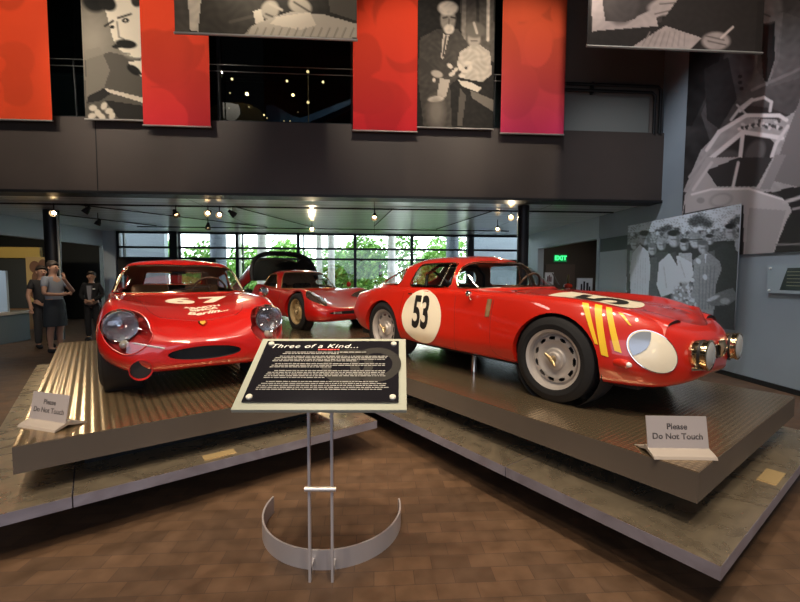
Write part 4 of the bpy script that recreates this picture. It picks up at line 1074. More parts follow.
# exit sign, door and things in the corridor
ex = empty('exit_sign', RP(6.22, 13.44, 2.12), label='green lit exit sign above the corridor door', cat='sign')
box('sign_case', (0, 0, 0), (.42, .06, .24), mat('exit_case', (.01, .09, .04), .4, emit=(.0, .30, .08), estr=.35), ex, M=MR)
text_flat('sign_letters', 'EXIT', .20, mat('exit_green', (.1, .9, .3), .5, emit=(.05, 1, .25), estr=1.6), ex, MR @ frame_M((0, -.032, -.0), (1, 0, 0), (0, 0, 1)), offset=.006)
struct(rbox('door_1', 5.75, 6.75, 13.46, 13.5, 0, 1.92, mat('brown_door', (.10, .065, .045), .5)))
struct(rbox('trim_1', WX - .02, WX + .22, 9.60, 9.70, 0, 2.43, WALLP))
struct(rbox('trim_2', WX - .012, WX, 8.30, 9.55, 2.10, 2.40, mat('dark_band', (.045, .065, .07), .6)))
struct(rbox('wall_panel_right', WX - .008, WX, 8.30, 9.58, 0, 2.09, WALLP))
def framed(name, c, w, h, label, dark, mk):
    t = empty(name, c, label=label, cat='poster')
    M = MR
    box('frame', (0, 0, 0), (w, .03, h), mat('poster_frame', (.55, .55, .55), .5), t, M=M)
    box('poster_sheet', (0, -.018, 0), (w * .9, .006, h * .9), mat('poster_white', (.7, .7, .72), .6), t, M=M)
    b = bmesh.new()
    for (x, z, a, d_) in dark: add_box(b, (x * w, -.023, z * h), (a * w, .004, d_ * h))
    link_bm('poster_figures', b, mk, t).matrix_basis = M
    return t
framed('poster', RP(5.62, 12.9, 1.43), .28, .42, 'small white poster with dark and red marks leaning inside the corridor', [(-.18, .0, .14, .42), (.0, .04, .12, .50), (.18, -.02, .14, .38)], mat('poster_mark', (.12, .02, .03), .5))
framed('poster', RP(5.75, 10.9, 1.24), .44, .46, 'larger white poster with black figures near the corridor opening', [(-.22, -.1, .1, .5), (-.05, .0, .12, .6), (.15, -.05, .14, .55), (.3, -.15, .08, .3)], mat('poster_black', (.02, .02, .025), .5))
ps_ = rbox('poster_stand', 5.56, 5.94, 10.9, 11.1, 0, 1.0, DARKW); tag(ps_, 'dark stand under the larger white poster in the corridor', 'stand')
ps_ = rbox('poster_stand', 5.50, 5.76, 12.88, 13.1, 0, 1.2, DARKW); tag(ps_, 'dark stand under the small white poster in the corridor', 'stand')
tr = empty('trophy', RP(5.70, 11.75, 1.05), label='red and white trophy with a tall dark neck in the corridor', cat='trophy')
lathe('trophy_base', [(0, 0), (.11, 0), (.11, .04), (.07, .07), (.06, .10)], mat('trophy_white', (.7, .6, .5), .3), tr, seg=24)
lathe('trophy_cup', [(.06, .10), (.12, .14), (.13, .2), (.10, .24), (.04, .26)], mat('trophy_red', (.6, .04, .02), .25, coat=1), tr, seg=24)
lathe('trophy_neck', [(.04, .26), (.045, .4), (.03, .5), (.02, .52), (0, .52)], mat('trophy_bronze', (.10, .07, .03), .35, .6), tr, seg=20)
tag(rbox('pedestal', 5.58, 5.84, 11.6, 11.86, 0, 1.05, DARKW), 'narrow dark pedestal carrying the red and white trophy', 'pedestal')

# ------------------------------------------------------------------ platforms
def platform(name, u0, u1, v0, v1, su0, su1, sv0, sv1, label, deckm, seams, plates, step=True):
    t = empty('display_platform', UVP((u0 + u1) / 2, (v0 + v1) / 2, 0), PLAT, label=label, cat='platform')
    cu, cv = (u0 + u1) / 2, (v0 + v1) / 2
    def b_(n_, a0, a1, b0, b1, z0, z1, m, parent=t, bevel=0):
        bm = bmesh.new(); add_box(bm, ((a0 + a1) / 2 - cu, (b0 + b1) / 2 - cv, (z0 + z1) / 2), (a1 - a0, b1 - b0, z1 - z0), bevel=bevel); return link_bm(n_, bm, m, parent)
    d = b_('deck', u0, u1, v0, v1, .415, .566, SLABSIDE)
    b_('deck_plate', u0 + .002, u1 - .002, v0 + .002, v1 - .002, .566, HP, deckm, d)
    b_('deck_support', u0 + .30, u1 - .30, v0 + .30, v1 - .30, .26, .415, PLINTH)
    if step:
        cuts = [su0] + [s for s in seams if s < 50] + [su1]; vc = [sv0] + [s - 100 for s in seams if s > 50] + [sv1]
        for a0, a1 in zip(cuts, cuts[1:]):
            for b0, b1 in zip(vc, vc[1:]):
                p = b_('step_panel', a0 + .003, a1 - .003, b0 + .003, b1 - .003, .213, .276, STEELEDGE)
                b_('step_top', a0 + .004, a1 - .004, b0 + .004, b1 - .004, .276, .28, STEEL, p)
        b_('step_base', su0 + .48, su1 - .48, sv0 + .48, sv1 - .48, 0, .225, PLINTH)
        for (a, c, w, l) in plates: b_('access_plate', a, a + w, c, c + l, .28, .284, mat('brass_plate', (.62, .45, .22), .35, .6))
    else: b_('step_base', su0, su1, sv0, sv1, 0, .26, PLINTH)
    return t
platform('a', 2.29, 4.385, .661, 5.0, 2.09, 4.52, .505, 5.1, 'low brown platform on a steel step under the striped coupe, right side', DECK2, [101.64, 103.4], [(3.18, .535, .24, .09)])
platform('p', -.37, 1.76, 2.98, 7.19, -.62, 1.90, 2.83, 7.3, 'low brown platform with ribbed top under the coupe facing the camera', DECK, [-.12], [(.56, 2.87, .20, .08)])
platform('p', 1.95, 4.75, 5.25, 10.9, 2.2, 4.5, 5.6, 10.6, 'rear platform carrying the car with the raised tail', DECK2, [], [], step=False)

# ------------------------------------------------------------------ lectern with the text panel
lt = empty('text_lectern', V(-.38, 1.93, 0), label='steel lectern with a slanted black text panel headed Three of a Kind', cat='lectern')
ST = mat('lectern_steel', (.52, .49, .50), .32, .45)
L0 = lt.location
for x in (-.435, -.325):
    box('post', (x + .38, 0, .47), (.012, .022, .94), ST, lt)
tube('cross_bar', [V(-.075, -.012, .472), V(.075, -.012, .472)], .012, mat('bar_alu', (.75, .70, .66), .3, .8), lt, 14)
b = bmesh.new()
c0 = V(-.40, 2.415, 0) - L0
def arc(r, z): return [V(c0.x + r * math.cos(a), c0.y + r * math.sin(a), z) for a in np.linspace(math.radians(188 - 22), math.radians(360 + 12), 64)]
A, B_, C_, D_ = arc(.412, 0), arc(.412, .105), arc(.402, .105), arc(.402, 0)
for i in range(63):
    for p, q in ((A, B_), (B_, C_), (C_, D_), (D_, A)):
        quad(b, [p[i], p[i + 1], q[i + 1], q[i]])
for i in (0, 63): quad(b, [A[i], B_[i], C_[i], D_[i]])
bmesh.ops.remove_doubles(b, verts=b.verts[:], dist=1e-5)
link_bm('base_band', b, ST, lt, smooth=30)
for x in (-.435, -.325): box('foot_bracket', (x + .38, .035, .05), (.012, .08, .03), ST, lt)
PM = frame_M(V(-.362, 2.025, 1.028) - L0, (1, .0, .004), (0, .45, .252))
bm = bmesh.new(); add_box(bm, (0, 0, -.012), (.79, .515, .02), PM, bevel=.003); pn = link_bm('panel', bm, mat('panel_cream', (.38, .39, .31), .35), lt)
bm = bmesh.new(); add_box(bm, (0, .004, .004), (.715, .445, .006), PM); pl = link_bm('text_plate', bm, mat('plate_black', (.012, .011, .014), .12, coat=1.0), pn)
for x in (-.33, .33):
    for y in (-.19, .20): 
        lathe('standoff_cap', [(0, .016), (.012, .016), (.015, .013), (.015, .007)], mat('cap_cream', (.75, .70, .58), .3, .2), pn, (x, y, 0), 'z', 20, M=PM)
OFFW = mat('text_white', (.78, .76, .70), .5); TXR = mat('text_red', (.65, .03, .02), .5)
text_flat('panel_title', 'Three of a Kind...', .044, OFFW, pn, PM @ Matrix.Translation((-.095, .180, .0075)) @ Matrix.Diagonal((1.33, 1.0, 1, 1)), .0006, shear=.3, spacing=1.12)
random.seed(3)
b2 = bmesh.new()
def words(bmx, x0, x1, y, h):
    x = x0
    while x < x1 - .012:
        w = random.choice([.008, .012, .018, .024, .030, .014]); w = min(w, x1 - x)
        add_box(bmx, (x + w / 2, y, .0078), (w, h, .0006), PM); x += w + .004
words(b2, -.07, .042, .152, .009)
lines = [(-.24, .20, .131, 1), (-.25, .05, .119, 1), None, (-.26, .30, .098, 0), (-.28, .30, .086, 0), (-.285, .30, .074, 0), (-.29, .14, .062, 0), None, (-.27, .30, .040, 0), (-.285, .30, .028, 0), (-.29, .02, .016, 0), None, (-.26, .30, -.012, 0), (-.29, .30, -.024, 0), (-.295, .30, -.036, 0), (-.30, .30, -.048, 0), (-.30, .00, -.060, 0), None, (-.28, .26, -.088, 0), (-.30, .30, -.101, 0), (-.31, .30, -.114, 0), (-.315, .31, -.127, 0), (-.315, .28, -.140, 0)]
b = bmesh.new()
for l in lines + [None]:
    if l: words(b, l[0], l[1], l[2], .0048)
    else: link_bm('text_paragraph', b, mat('text_dim', (.36, .34, .30), .5), pn); b = bmesh.new()
b.free(); link_bm('panel_subtitle', b2, TXR, pn)
# ghosted wheel printed on the plate
b = bmesh.new()
for (cx_, cy_, r1, r2_) in ((.10, .03, .13, .085), (.24, .04, .13, .085)):
    n = 40; pa = [(cx_ + r1 * math.cos(2 * PI * k / n), cy_ + r1 * math.sin(2 * PI * k / n)) for k in range(n)]; pb = [(cx_ + r2_ * math.cos(2 * PI * k / n), cy_ + r2_ * math.sin(2 * PI * k / n)) for k in range(n)]
    for k in range(n): quad(b, [PM @ V(*pa[k], .0073), PM @ V(*pa[(k + 1) % n], .0073), PM @ V(*pb[(k + 1) % n], .0073), PM @ V(*pb[k], .0073)])
link_bm('printed_wheel', b, mat('plate_grey', (.045, .042, .038), .15, coat=1.0), pl)
box('panel_bracket', (0, .04, .955), (.16, .10, .02), ST, lt)

# ------------------------------------------------------------------ small signs on the platforms
SIGNP = mat('sign_pale', (.36, .32, .315), .4); SIGNB = mat('sign_base', (.34, .29, .25), .35); SIGNT = mat('sign_text', (.07, .06, .06), .5)
def touch_sign(c, rz, label, back=.11):
    t = empty('notice_sign', c, rz, label=label, cat='sign')
    prof = [(-.078, .002), (-.070, .014), (-.045, .024), (-.02, .032), (.0, .045), (.012, .045), (.02, .030), (.06, .014), (back, .003), (back, .0), (.05, .008), (.0, .022), (-.04, .010), (-.078, 0)]
    bm = bmesh.new(); add_prism(bm, prof, -.16, .16, 'x'); link_bm('sign_base', bm, SIGNB, t)
    M = frame_M((0, .004, .115), (1, 0, 0), (0, .20, 1))
    bm = bmesh.new(); add_box(bm, (0, 0, 0), (.315, .165, .005), M); p = link_bm('sign_panel', bm, SIGNP, t)
    for tx, y in (('Please', .028), ('Do Not Touch', -.022)):
        text_flat('sign_lettering', tx, .043, SIGNT, p, M @ Matrix.Translation((0, y, .0025)), .0006, offset=.001)
    return t
touch_sign(V(1.465, 2.115, HP), math.radians(-1.5), 'Please Do Not Touch sign on the platform beneath the striped coupe')
touch_sign(V(-2.155, 2.475, HP), math.radians(-17), 'slightly turned Please Do Not Touch sign on the ribbed platform at the left')
# ------------------------------------------------------------------ banners and wall photographs
PRINT = vcol_mat('cloth_print', .7, .2); BOARDP = vcol_mat('board_print', .45, .4)
def banner(x0, x1, zb, zt, y, paint, label, cat='banner', tint=(1, 1, 1), group=None, res=1.0, hem=None):
    t = empty('banner', RP((x0 + x1) / 2, y, zb), label=label, cat=cat)
    if group: t['group'] = group
    w = x1 - x0; nx = max(20, int(w * 410 / y * res)); ny = max(20, int((zt - zb) * 410 / y * res))
    sh = print_sheet('banner_cloth', RP(x0, y, zt), RP(x1, y, zt) - RP(x0, y, zt), V(0, 0, zb - zt), nx, ny, paint, tint, PRINT, .006)
    for v in sh.data.vertices: v.co -= t.location
    sh.parent = t
    tube('hem_bar', [RP(x0 - .01, y, zb) - t.location, RP(x1 + .01, y, zb) - t.location], .016, hem or mat('hem_grey', (.35, .33, .30), .4, .4), t)
    return t
def tone(g, gam, k): return np.clip(g ** gam * k, .004, .95)
def red_paint(seed, top, bot):
    def f(x, y):
        t = np.clip((y - 10) / 120, 0, 1) ** 1.6
        c = np.array(top)[None] * (1 - t[:, None]) + np.array(bot)[None] * t[:, None]
        p = Paint(x - x.min(), y, 1.0)
        rr = random.Random(seed)
        for k in range(7):
            p.ell(rr.uniform(-10, 70), rr.uniform(-20, 130), rr.uniform(14, 30), rr.uniform(18, 36), rr.uniform(.72, .88), rr.uniform(0, 3), .05)
            p.ell(rr.uniform(-10, 70), rr.uniform(-20, 130), rr.uniform(12, 26), rr.uniform(18, 34), rr.uniform(.97, 1.06), rr.uniform(0, 3), .04)
        return np.clip(c * p.g[:, None], 0, 1)
    return f
OR, OB = (.80, .085, .012), (.72, .045, .018)
banner(-6.75, -5.38, 4.06, 7.0, 7.38, red_paint(1, (.74, .060, .012), (.72, .062, .015)), 'red banner hanging at the left end, orange near its hem', group='red banners', res=.6)
banner(-3.91, -2.80, 4.03, 7.0, 7.38, red_paint(2, (.75, .055, .012), (.70, .025, .04)), 'red banner right of the portrait of the man with a moustache', group='red banners', res=.6)
banner(-.375, .748, 4.04, 7.0, 7.38, red_paint(3, (.78, .05, .012), (.70, .018, .03)), 'red banner left of the photograph of the seated man and child', group='red banners', res=.6)
banner(2.25, 3.41, 4.06, 7.0, 7.38, red_paint(4, (.70, .09, .03), (.56, .03, .10)), 'red banner turning magenta at the hem, rightmost of the red banners', group='red banners', res=.6)
def portrait(x, y):
    p = Paint(x, y, .22); p.grain(.06, .35, 2)
    p.ell(94, 40, 16, 20, .30, soft=.8); p.poly([(85, 60), (110, 52), (144, 60), (144, 125), (85, 125)], .14)
    p.poly([(86, 50), (100, 47), (110, 70), (100, 100), (86, 100)], .26, .7)
    p.poly([(105, 8), (114, -3), (146, -20), (146, 56), (136, 58), (126, 54), (117, 48), (112, 36)], .58)
    p.ell(134, 40, 12, 14, .68, soft=.5)
    p.ell(96, -2, 14, 14, .03, .3); p.ell(107, 3, 10, 7, .04, .6); p.ell(137, 0, 6, 7, .06)
    p.line([(105, 26), (113, 21)], 2.2, .06); p.ell(112, 27, 2.5, 1.8, .05); p.line([(118, 18), (131, 14)], 2, .08); p.ell(125.5, 20.5, 3.6, 2.4, .05); p.ell(125.5, 20.5, 1.2, 1, .5)
    p.line([(117, 22), (119, 37), (124, 39)], 1.6, .28)
    p.ell(126, 44, 11, 4.5, .035, .12); p.ell(117, 46.5, 5, 2, .04); p.line([(123, 53), (130, 54)], 1.5, .25)
    p.poly([(128, 62), (144, 60), (144, 78), (134, 72)], .72); p.ell(134, 70, 8, 4, .03, .6); p.line([(130, 66), (144, 76)], 2, .04)
    p.poly([(88, 96), (104, 88), (112, 93), (100, 101), (87, 103)], .05); p.poly([(104, 88), (144, 98), (144, 103), (108, 92)], .50)
    p.poly([(105, 100), (144, 106), (144, 120), (118, 118)], .05)
    for i, (a, b) in enumerate(((93, 108), (98, 113), (104, 106), (109, 111), (102, 117), (112, 116), (92, 116))): p.ell(a, b, 4, 3, .5, i)
    return p.g
banner(-4.86, -3.92, 4.11, 7.0, 7.40, lambda x, y: tone(portrait(x, y), 1.5, 2.1), 'monochrome banner with a portrait of a man with a dark moustache', tint=(.80, .70, .55))
def seated(x, y):
    p = Paint(x, y, .045); p.poly([(458, -60), (494, -60), (494, 62), (468, 55), (461, 30)], .15); p.line([(464, -60), (464, 40)], 4, .26); p.line([(489, -60), (488, 40)], 3, .5); p.line([(476, -60), (478, 22)], 3, .09)
    p.poly([(420, 38), (437, 29), (458, 29), (468, 44), (462, 75), (450, 85), (452, 130), (424, 130), (418, 80)], .11); p.grain(.10, .4, 3)
    p.ell(448, 19, 7.5, 13, .33); p.ell(448, 8, 10, 7, .55); p.ell(449, 29, 5, 5, .52); p.line([(443, 18), (447, 17)], 1.5, .06); p.line([(451, 17), (455, 18)], 1.5, .06); p.line([(449, 19), (449, 24)], 1.3, .18)
    p.poly([(443, 34), (449, 35), (443, 60), (441, 58)], .5); p.line([(446, 36), (443, 56)], 1.6, .05)
    p.poly([(460, 52), (471, 45), (480, 45), (490, 52), (492, 74), (482, 82), (462, 78), (457, 64)], .42); p.grain(.12, .5, 5)
    p.ell(474, 39, 6.5, 8, .36); p.ell(475, 30, 10, 8, .20); p.line([(474, 23), (477, 33)], 2.5, .45); p.line([(471, 41), (477, 41)], 1, .1)
    p.line([(421, 62), (436, 76), (448, 72)], 8, .10); p.ell(437, 74, 6, 3.5, .42, .3); p.ell(434, 80, 1.5, 2, .6)
    for a, b in ((450, 66), (455, 70), (460, 67), (465, 71), (470, 68), (452, 74), (462, 76), (468, 63)): p.ell(a, b, 3.4, 2, .5, a)
    for a, b in ((453, 69), (460, 72), (466, 68)): p.ell(a, b, 1.5, 1.2, .06)
    p.poly([(440, 78), (450, 80), (446, 97), (437, 96)], .42); p.ell(436, 99, 8, 3, .55, -.1); p.poly([(458, 80), (470, 82), (482, 88), (478, 92), (462, 86)], .5); p.poly([(470, 90), (494, 100), (494, 112), (472, 98)], .2)
    p.ell(436, 112, 8, 14, .23, soft=.5); p.poly([(460, 88), (466, 96), (462, 126), (457, 126)], .14)
    return p.g
banner(.755, 2.12, 4.13, 7.0, 7.40, lambda x, y: tone(seated(x, y), 1.5, 2.3), 'monochrome banner with a seated bearded man and a child', tint=(.80, .68, .55))
def desk(x, y):
    p = Paint(x, y, .06); p.poly([(170, -60), (186, -60), (190, 33), (170, 33)], .12); p.poly([(184, -60), (212, -60), (208, 10), (200, 32), (190, 30)], .50); p.poly([(206, -60), (262, -60), (262, 34), (198, 34)], .09); p.grain(.10, .3, 4)
    p.line([(230, 22), (262, 14)], 3, .13); p.poly([(253, 11), (262, 9), (264, 24), (256, 25)], .62); p.ell(270, 10, 9, 10, .38, .3); p.line([(266, 14), (276, 18)], 2, .16); p.line([(270, 4), (282, 10)], 2.5, .42); p.ell(300, 6, 12, 8, .38, .4); p.line([(294, 2), (310, 12)], 2, .15)
    p.poly([(270, 18), (290, 12), (322, 14), (357, 24), (357, 38), (243, 36), (252, 26)], .42); p.poly([(276, 17), (310, 12), (316, 25), (300, 30), (270, 24)], .55); p.poly([(322, -60), (360, -60), (360, 22), (330, 12)], .13)
    for k in range(14): p.line([(250 + k * 8, 28), (246 + k * 8, 37)], 1.2, .25)
    return p.g
banner(-2.52, -.23, 4.555, 7.0, 5.55, lambda x, y: tone(desk(x, y), 1.4, 2.3), 'wide monochrome banner of hands resting on papers, top left', tint=(.80, .70, .54))
def drawing(x, y):
    p = Paint(x, y, .05); p.poly([(586, -60), (660, -60), (662, 22), (640, 28), (592, 31)], .10); p.poly([(592, -60), (606, -60), (603, 5), (606, 26), (592, 32)], .42); p.poly([(592, 20), (625, 22), (655, 12), (658, 26), (592, 31)], .44)
    p.ell(622, 2, 17, 22, .13, .2); p.line([(640, 20), (662, 10)], 9, .44); p.ell(668, 6, 20, 9, .42, -.15); p.line([(655, 14), (682, 8)], 1.5, .2); p.line([(660, 4), (688, 2)], 1.5, .2)
    p.poly([(590, 33), (660, 26), (640, 47), (590, 47)], .055); p.poly([(632, 47), (668, 24), (702, 38), (690, 50)], .40)
    for k in range(8): p.line([(650 + k * 5, 32), (642 + k * 6, 46)], 1, .30)
    p.poly([(660, 24), (720, -60), (760, -60), (755, 52), (700, 50), (702, 38)], .06); p.ell(716, 41, 14, 9, .36); p.line([(706, 36), (724, 40)], 1.3, .16); p.line([(708, 41), (726, 45)], 1.3, .16); p.line([(721, 38), (733, 27)], 2, .6)
    p.grain(.06, .35, 6); return p.g
banner(2.83, 5.30, 4.575, 7.0, 5.50, lambda x, y: tone(drawing(x, y), 1.4, 2.3), 'wide monochrome banner of a hand drawing with a pencil, top right', tint=(.78, .64, .60))

def crowd(x, y):
    q = Z(600, 160, 3.76); P1 = lambda a, b: q((a, b))[0]
    p = Paint(x, y, .5)
    p.poly(q((100, 150), (560, 130), (560, 270), (100, 285)), .58); p.grain(.05, .3)
    for a, b, r in ((375, 225, 30), (350, 235, 22), (405, 240, 24), (260, 255, 16), (240, 262, 18), (215, 268, 12), (290, 262, 14), (520, 225, 22), (500, 235, 16)):
        c = P1(a, b); p.ell(c[0], c[1], r / 3.76, r / 5, .10, soft=.5)
    p.poly(q((100, 272), (300, 270), (545, 250), (545, 320), (100, 330)), .28); p.grain(.5, 1.1, 3)
    for k in range(26): a, b = P1(120 + k * 16, 280 - k * .8 + (k % 3) * 5); p.ell(a, b, 1.6, 2, (.5, .12, .35)[k % 3])
    p.poly(q((100, 320), (560, 300), (560, 640), (100, 640)), .06)
    def fig(pts, g): p.poly(q(*pts), g)
    def head(a, b, r, g=.42, hair=.05, cap=None):
        c = P1(a, b); p.ell(c[0], c[1], r / 3.76, r * 1.3 / 3.76, g); p.ell(c[0], c[1] - r * 1.05 / 3.76, r * 1.1 / 3.76, r * .55 / 3.76, hair if cap is None else cap); p.ell(c[0] + r * .7 / 3.76, c[1] + .5, r * .35 / 3.76, r * .9 / 3.76, g * .45, soft=.5)
        p.line([(c[0] - r * .12, c[1] + .3), (c[0] + r * .14, c[1] + .3)], .8, g * .3)
    fig([(425, 340), (470, 310), (530, 330), (540, 640), (420, 640)], .07); head(490, 270, 20, .40, .04); fig([(505, 300), (530, 290), (530, 350), (510, 340)], .35)
    fig([(395, 350), (430, 340), (440, 420), (400, 420)], .15); head(412, 300, 14, .42)
    head(316, 320, 16, .46, .05); fig([(295, 350), (345, 350), (350, 440), (300, 440)], .38)
    head(230, 318, 16, .44, .10, .35); fig([(205, 350), (255, 345), (250, 540), (200, 540)], .10)
    head(196, 338, 15, .44, .20); fig([(180, 370), (215, 365), (215, 640), (180, 640)], .13)
    head(130, 320, 14, .42, .05, .32); fig([(112, 340), (140, 338), (140, 420), (112, 420)], .3)
    fig([(122, 350), (150, 318), (182, 345), (190, 400), (178, 560), (116, 560), (112, 420)], .62); head(168, 295, 19, .38, .06)
    for k in range(5): a = P1(135 + k * 9, 370); b = P1(130 + k * 10, 520); p.line([a, b], .8, .42)
    fig([(222, 385), (258, 352), (300, 362), (345, 385), (352, 430), (330, 470), (275, 500), (230, 515), (213, 470)], .60); head(278, 298, 22, .44, .035)
    p.line(q((240, 400), (250, 480)), 1.2, .4); p.line(q((300, 380), (320, 440)), 1.2, .4); fig([(262, 350), (285, 345), (292, 400)], .1)
    head(358, 305, 20, .44, .1, .28); p.line(q((338, 300), (382, 298)), 1.5, .08)
    fig([(352, 375), (400, 342), (450, 380), (458, 410), (435, 470), (425, 620), (355, 620), (350, 440)], .30); head(388, 330, 18, .40, .15); fig([(392, 355), (402, 352), (398, 400)], .55)
    for k in range(5): a = P1(375 + k * 14, 400); b = P1(372 + k * 12, 560); p.line([a, b], .8, .2)
    c = P1(318, 525); p.ell(c[0], c[1], 13, 18, .30)
    rr = random.Random(4)
    for k in range(60):
        a = rr.uniform(0, 2 * PI); r = rr.uniform(0, 1) ** .5; p.ell(c[0] + 12 * r * math.cos(a), c[1] + 17 * r * math.sin(a), rr.uniform(.8, 1.8), rr.uniform(.6, 1.5), rr.choice([.6, .5, .12, .7]), a)
    for a, b in ((330, 430), (345, 450), (370, 380), (395, 440), (330, 400), (240, 490)): a, b = P1(a, b); p.ell(a, b, 3, 2.2, .55, a)
    fig([(395, 530), (440, 500), (500, 480), (520, 520), (480, 545), (420, 550)], .20); a, b = P1(425, 520); p.ell(a, b, 7, 2, .45, -.4); a, b = P1(470, 530); p.ell(a, b, 5, 3, .36)
    p.grain(.10, .9, 2); p.g = tone(p.g, 1.35, 2.3); return p.g
o_ = RP(5.34, 8.41, 2.58); t = empty('photo_board', RP(5.36, 7.07, .72), label='tall photographic board of a crowd with men in white coats on the right wall', cat='photograph')
sh = print_sheet('photo_print', o_, RP(5.34, 5.74, 2.58) - o_, V(0, 0, -1.86), 150, 150, crowd, (.78, .86, .96), BOARDP, .02)
for v in sh.data.vertices: v.co -= t.location
sh.parent = t
for yv in (5.95, 8.2):
    for z in (1.0, 2.3): box('mount_block', tuple(RP(5.385, yv, z) - t.location), (.05, .08, .08), BLK, t)

def mural(x, y):
    q = Z(560, 0, 3.3333); r = Z(600, 160, 3.76)
    p = Paint(x, y, .06); p.poly(q((400, -200), (520, -200), (560, 60), (520, 250), (440, 420), (400, 420)), .03); p.grain(.3, .12, 2)
    p.poly(q((590, -200), (860, -200), (860, 420), (700, 360), (620, 350), (560, 420), (500, 470), (470, 380), (540, 230), (560, 100)), .11)
    p.poly(q((480, 230), (560, 190), (590, 330), (530, 430), (490, 400)), .05); p.poly(q((660, 60), (745, 40), (730, 200), (690, 290), (650, 200)), .20); p.poly(q((672, 80), (716, 70), (716, 200), (690, 280), (655, 230)), .025)
    p.poly(q((600, 80), (660, 60), (680, 290), (600, 300)), .14, .6); p.poly(q((745, 40), (800, 60), (800, 260), (700, 290)), .15, .7)
    for a, b in ((600, 255), (600, 275), (605, 295)): c = q((a, b))[0]; p.ell(c[0], c[1], 2.2, 1.8, .03)
    c = q((690, 20))[0]; p.ell(c[0], c[1], 15, 17, .20); p.ell(c[0] - 1, c[1] - 12, 20, 5, .06); p.line(q((665, 40), (700, 55)), 1.5, .08)
    p.line(q((640, 300), (800, 230)), 3, .20)
    p.grain(.12, .3, 4)
    body = .50
    p.poly(q((410, 640), (470, 500), (540, 430), (600, 390), (740, 400), (800, 360), (860, 380), (860, 640)), .36); p.grain(.08, .3, 7)
    p.poly(q((700, 600), (800, 330), (860, 330), (860, 640)), .22)
    p.poly(q((520, 510), (590, 450), (690, 450), (720, 480), (660, 600), (530, 600)), .06); p.ell(*q((565, 540))[0], 13, 12, .13); p.ell(*q((650, 510))[0], 9, 14, .15, .5)
    for k in range(16): a, b = q((600 + 9 * k, 430 - 14 * math.sin(k * .2)))[0]; p.ell(a, b, 2.6, 1.6, (.55, .12)[k % 2], k)
    for k in range(12): a, b = q((610 + 11 * k, 415 + 12 * math.sin(k)))[0]; p.ell(a, b, 2.2, 1.5, (.5, .10)[k % 2], k)
    p.line(q((600, 370), (640, 335), (680, 325), (705, 340), (700, 370)), 3.0, .48); p.line(q((570, 400), (600, 360), (640, 330)), 2.5, .45); p.line(q((620, 380), (590, 350)), 2, .4)
    p.line(q((490, 500), (530, 440), (620, 385), (730, 385), (755, 400)), 4, .58); p.line(q((430, 590), (500, 500)), 2, .4)
    p.line(q((500, 530), (610, 440), (740, 460)), 4.5, .60); p.line(q((610, 440), (600, 530), (575, 620)), 4, .60); p.line(q((760, 420), (720, 480), (680, 600)), 3.5, .55)
    p.poly(r((320, 200), (320, 145), (345, 110), (560, 105), (700, 150), (722, 190), (700, 230), (650, 355), (540, 362), (540, 170), (440, 175)), .42)
    p.poly(r((300, 260), (320, 130), (400, -10), (660, -10), (600, 108), (345, 112), (322, 150)), .40); p.poly(r((400, 40), (520, -10), (650, -10), (590, 100), (440, 100)), .07)
    p.line(r((500, 100), (520, 10)), 3, .55); p.line(r((345, 130), (420, 110), (560, 108), (700, 152)), 2, .62); p.line(r((350, 112), (420, 10)), 3, .5)
    c = r((455, 150))[0]; p.ell(c[0], c[1], 12, 7, .34, -.2); p.ell(c[0], c[1], 9.5, 5, .42, -.2); c = r((378, 152))[0]; p.ell(c[0], c[1], 4, 3, .32)
    p.poly(r((560, 180), (700, 190), (650, 352), (545, 355)), .34)
    p.poly(r((652, 358), (700, 232), (724, 190), (712, 168), (660, 120), (700, 105), (860, 90), (860, 358)), .045)
    p.line(r((690, 160), (770, 135)), 3.5, .45); p.line(r((725, 185), (800, 170)), 2, .35); p.line(r((660, 318), (760, 316)), 1.5, .25)
    p.poly(r((600, 110), (660, -20), (700, -20), (640, 110)), .28)
    p.g = tone(p.g, 1.35, 1.9); return p.g
o_ = RP(5.385, 6.95, 6.6); t = empty('photo_mural', RP(5.39, 5.6, 1.84), label='huge brownish mural of a man above an open racing car, right wall', cat='mural')
sh = print_sheet('mural_print', o_, RP(5.385, 4.1, 6.6) - o_, V(0, 0, 1.84 - 6.6), 220, 300, mural, (.82, .74, .74), BOARDP, .02)
for v in sh.data.vertices: v.co -= t.location
sh.parent = t
# small text plaque on the wall
t = empty('wall_plaque', RP(5.38, 4.7, 1.48), label='small clear plaque with a dark picture on the grey wall at the right edge', cat='plaque')
box('plaque_sheet', (0, 0, 0), (.012, 1.2, .37), mat('plaque_clear', (.30, .36, .40), .2), t, M=MR)
b = bmesh.new()
add_prism(b, [(.42, -.14), (-.5, -.14), (-.5, .15), (.33, .15)], -.0085, -.0065, 'x'); link_bm('plaque_picture', b, mat('plaque_dark', (.02, .03, .028), .3), t).matrix_basis = MR
b = bmesh.new()
for k in range(5): add_box(b, (-.0095, .08, .10 - .045 * k), (.002, .5, .006))
link_bm('plaque_text', b, mat('plaque_lines', (.3, .32, .2), .5), t).matrix_basis = MR
for y_ in (.56, -.56):
    for z_ in (.15, -.15): lathe('plaque_screw', [(0, -.02), (.014, -.018), (.016, 0)], mat('screw_white', (.8, .8, .8), .3, .3), t, tuple((MR @ V(0, y_, z_))), 'x', 14)

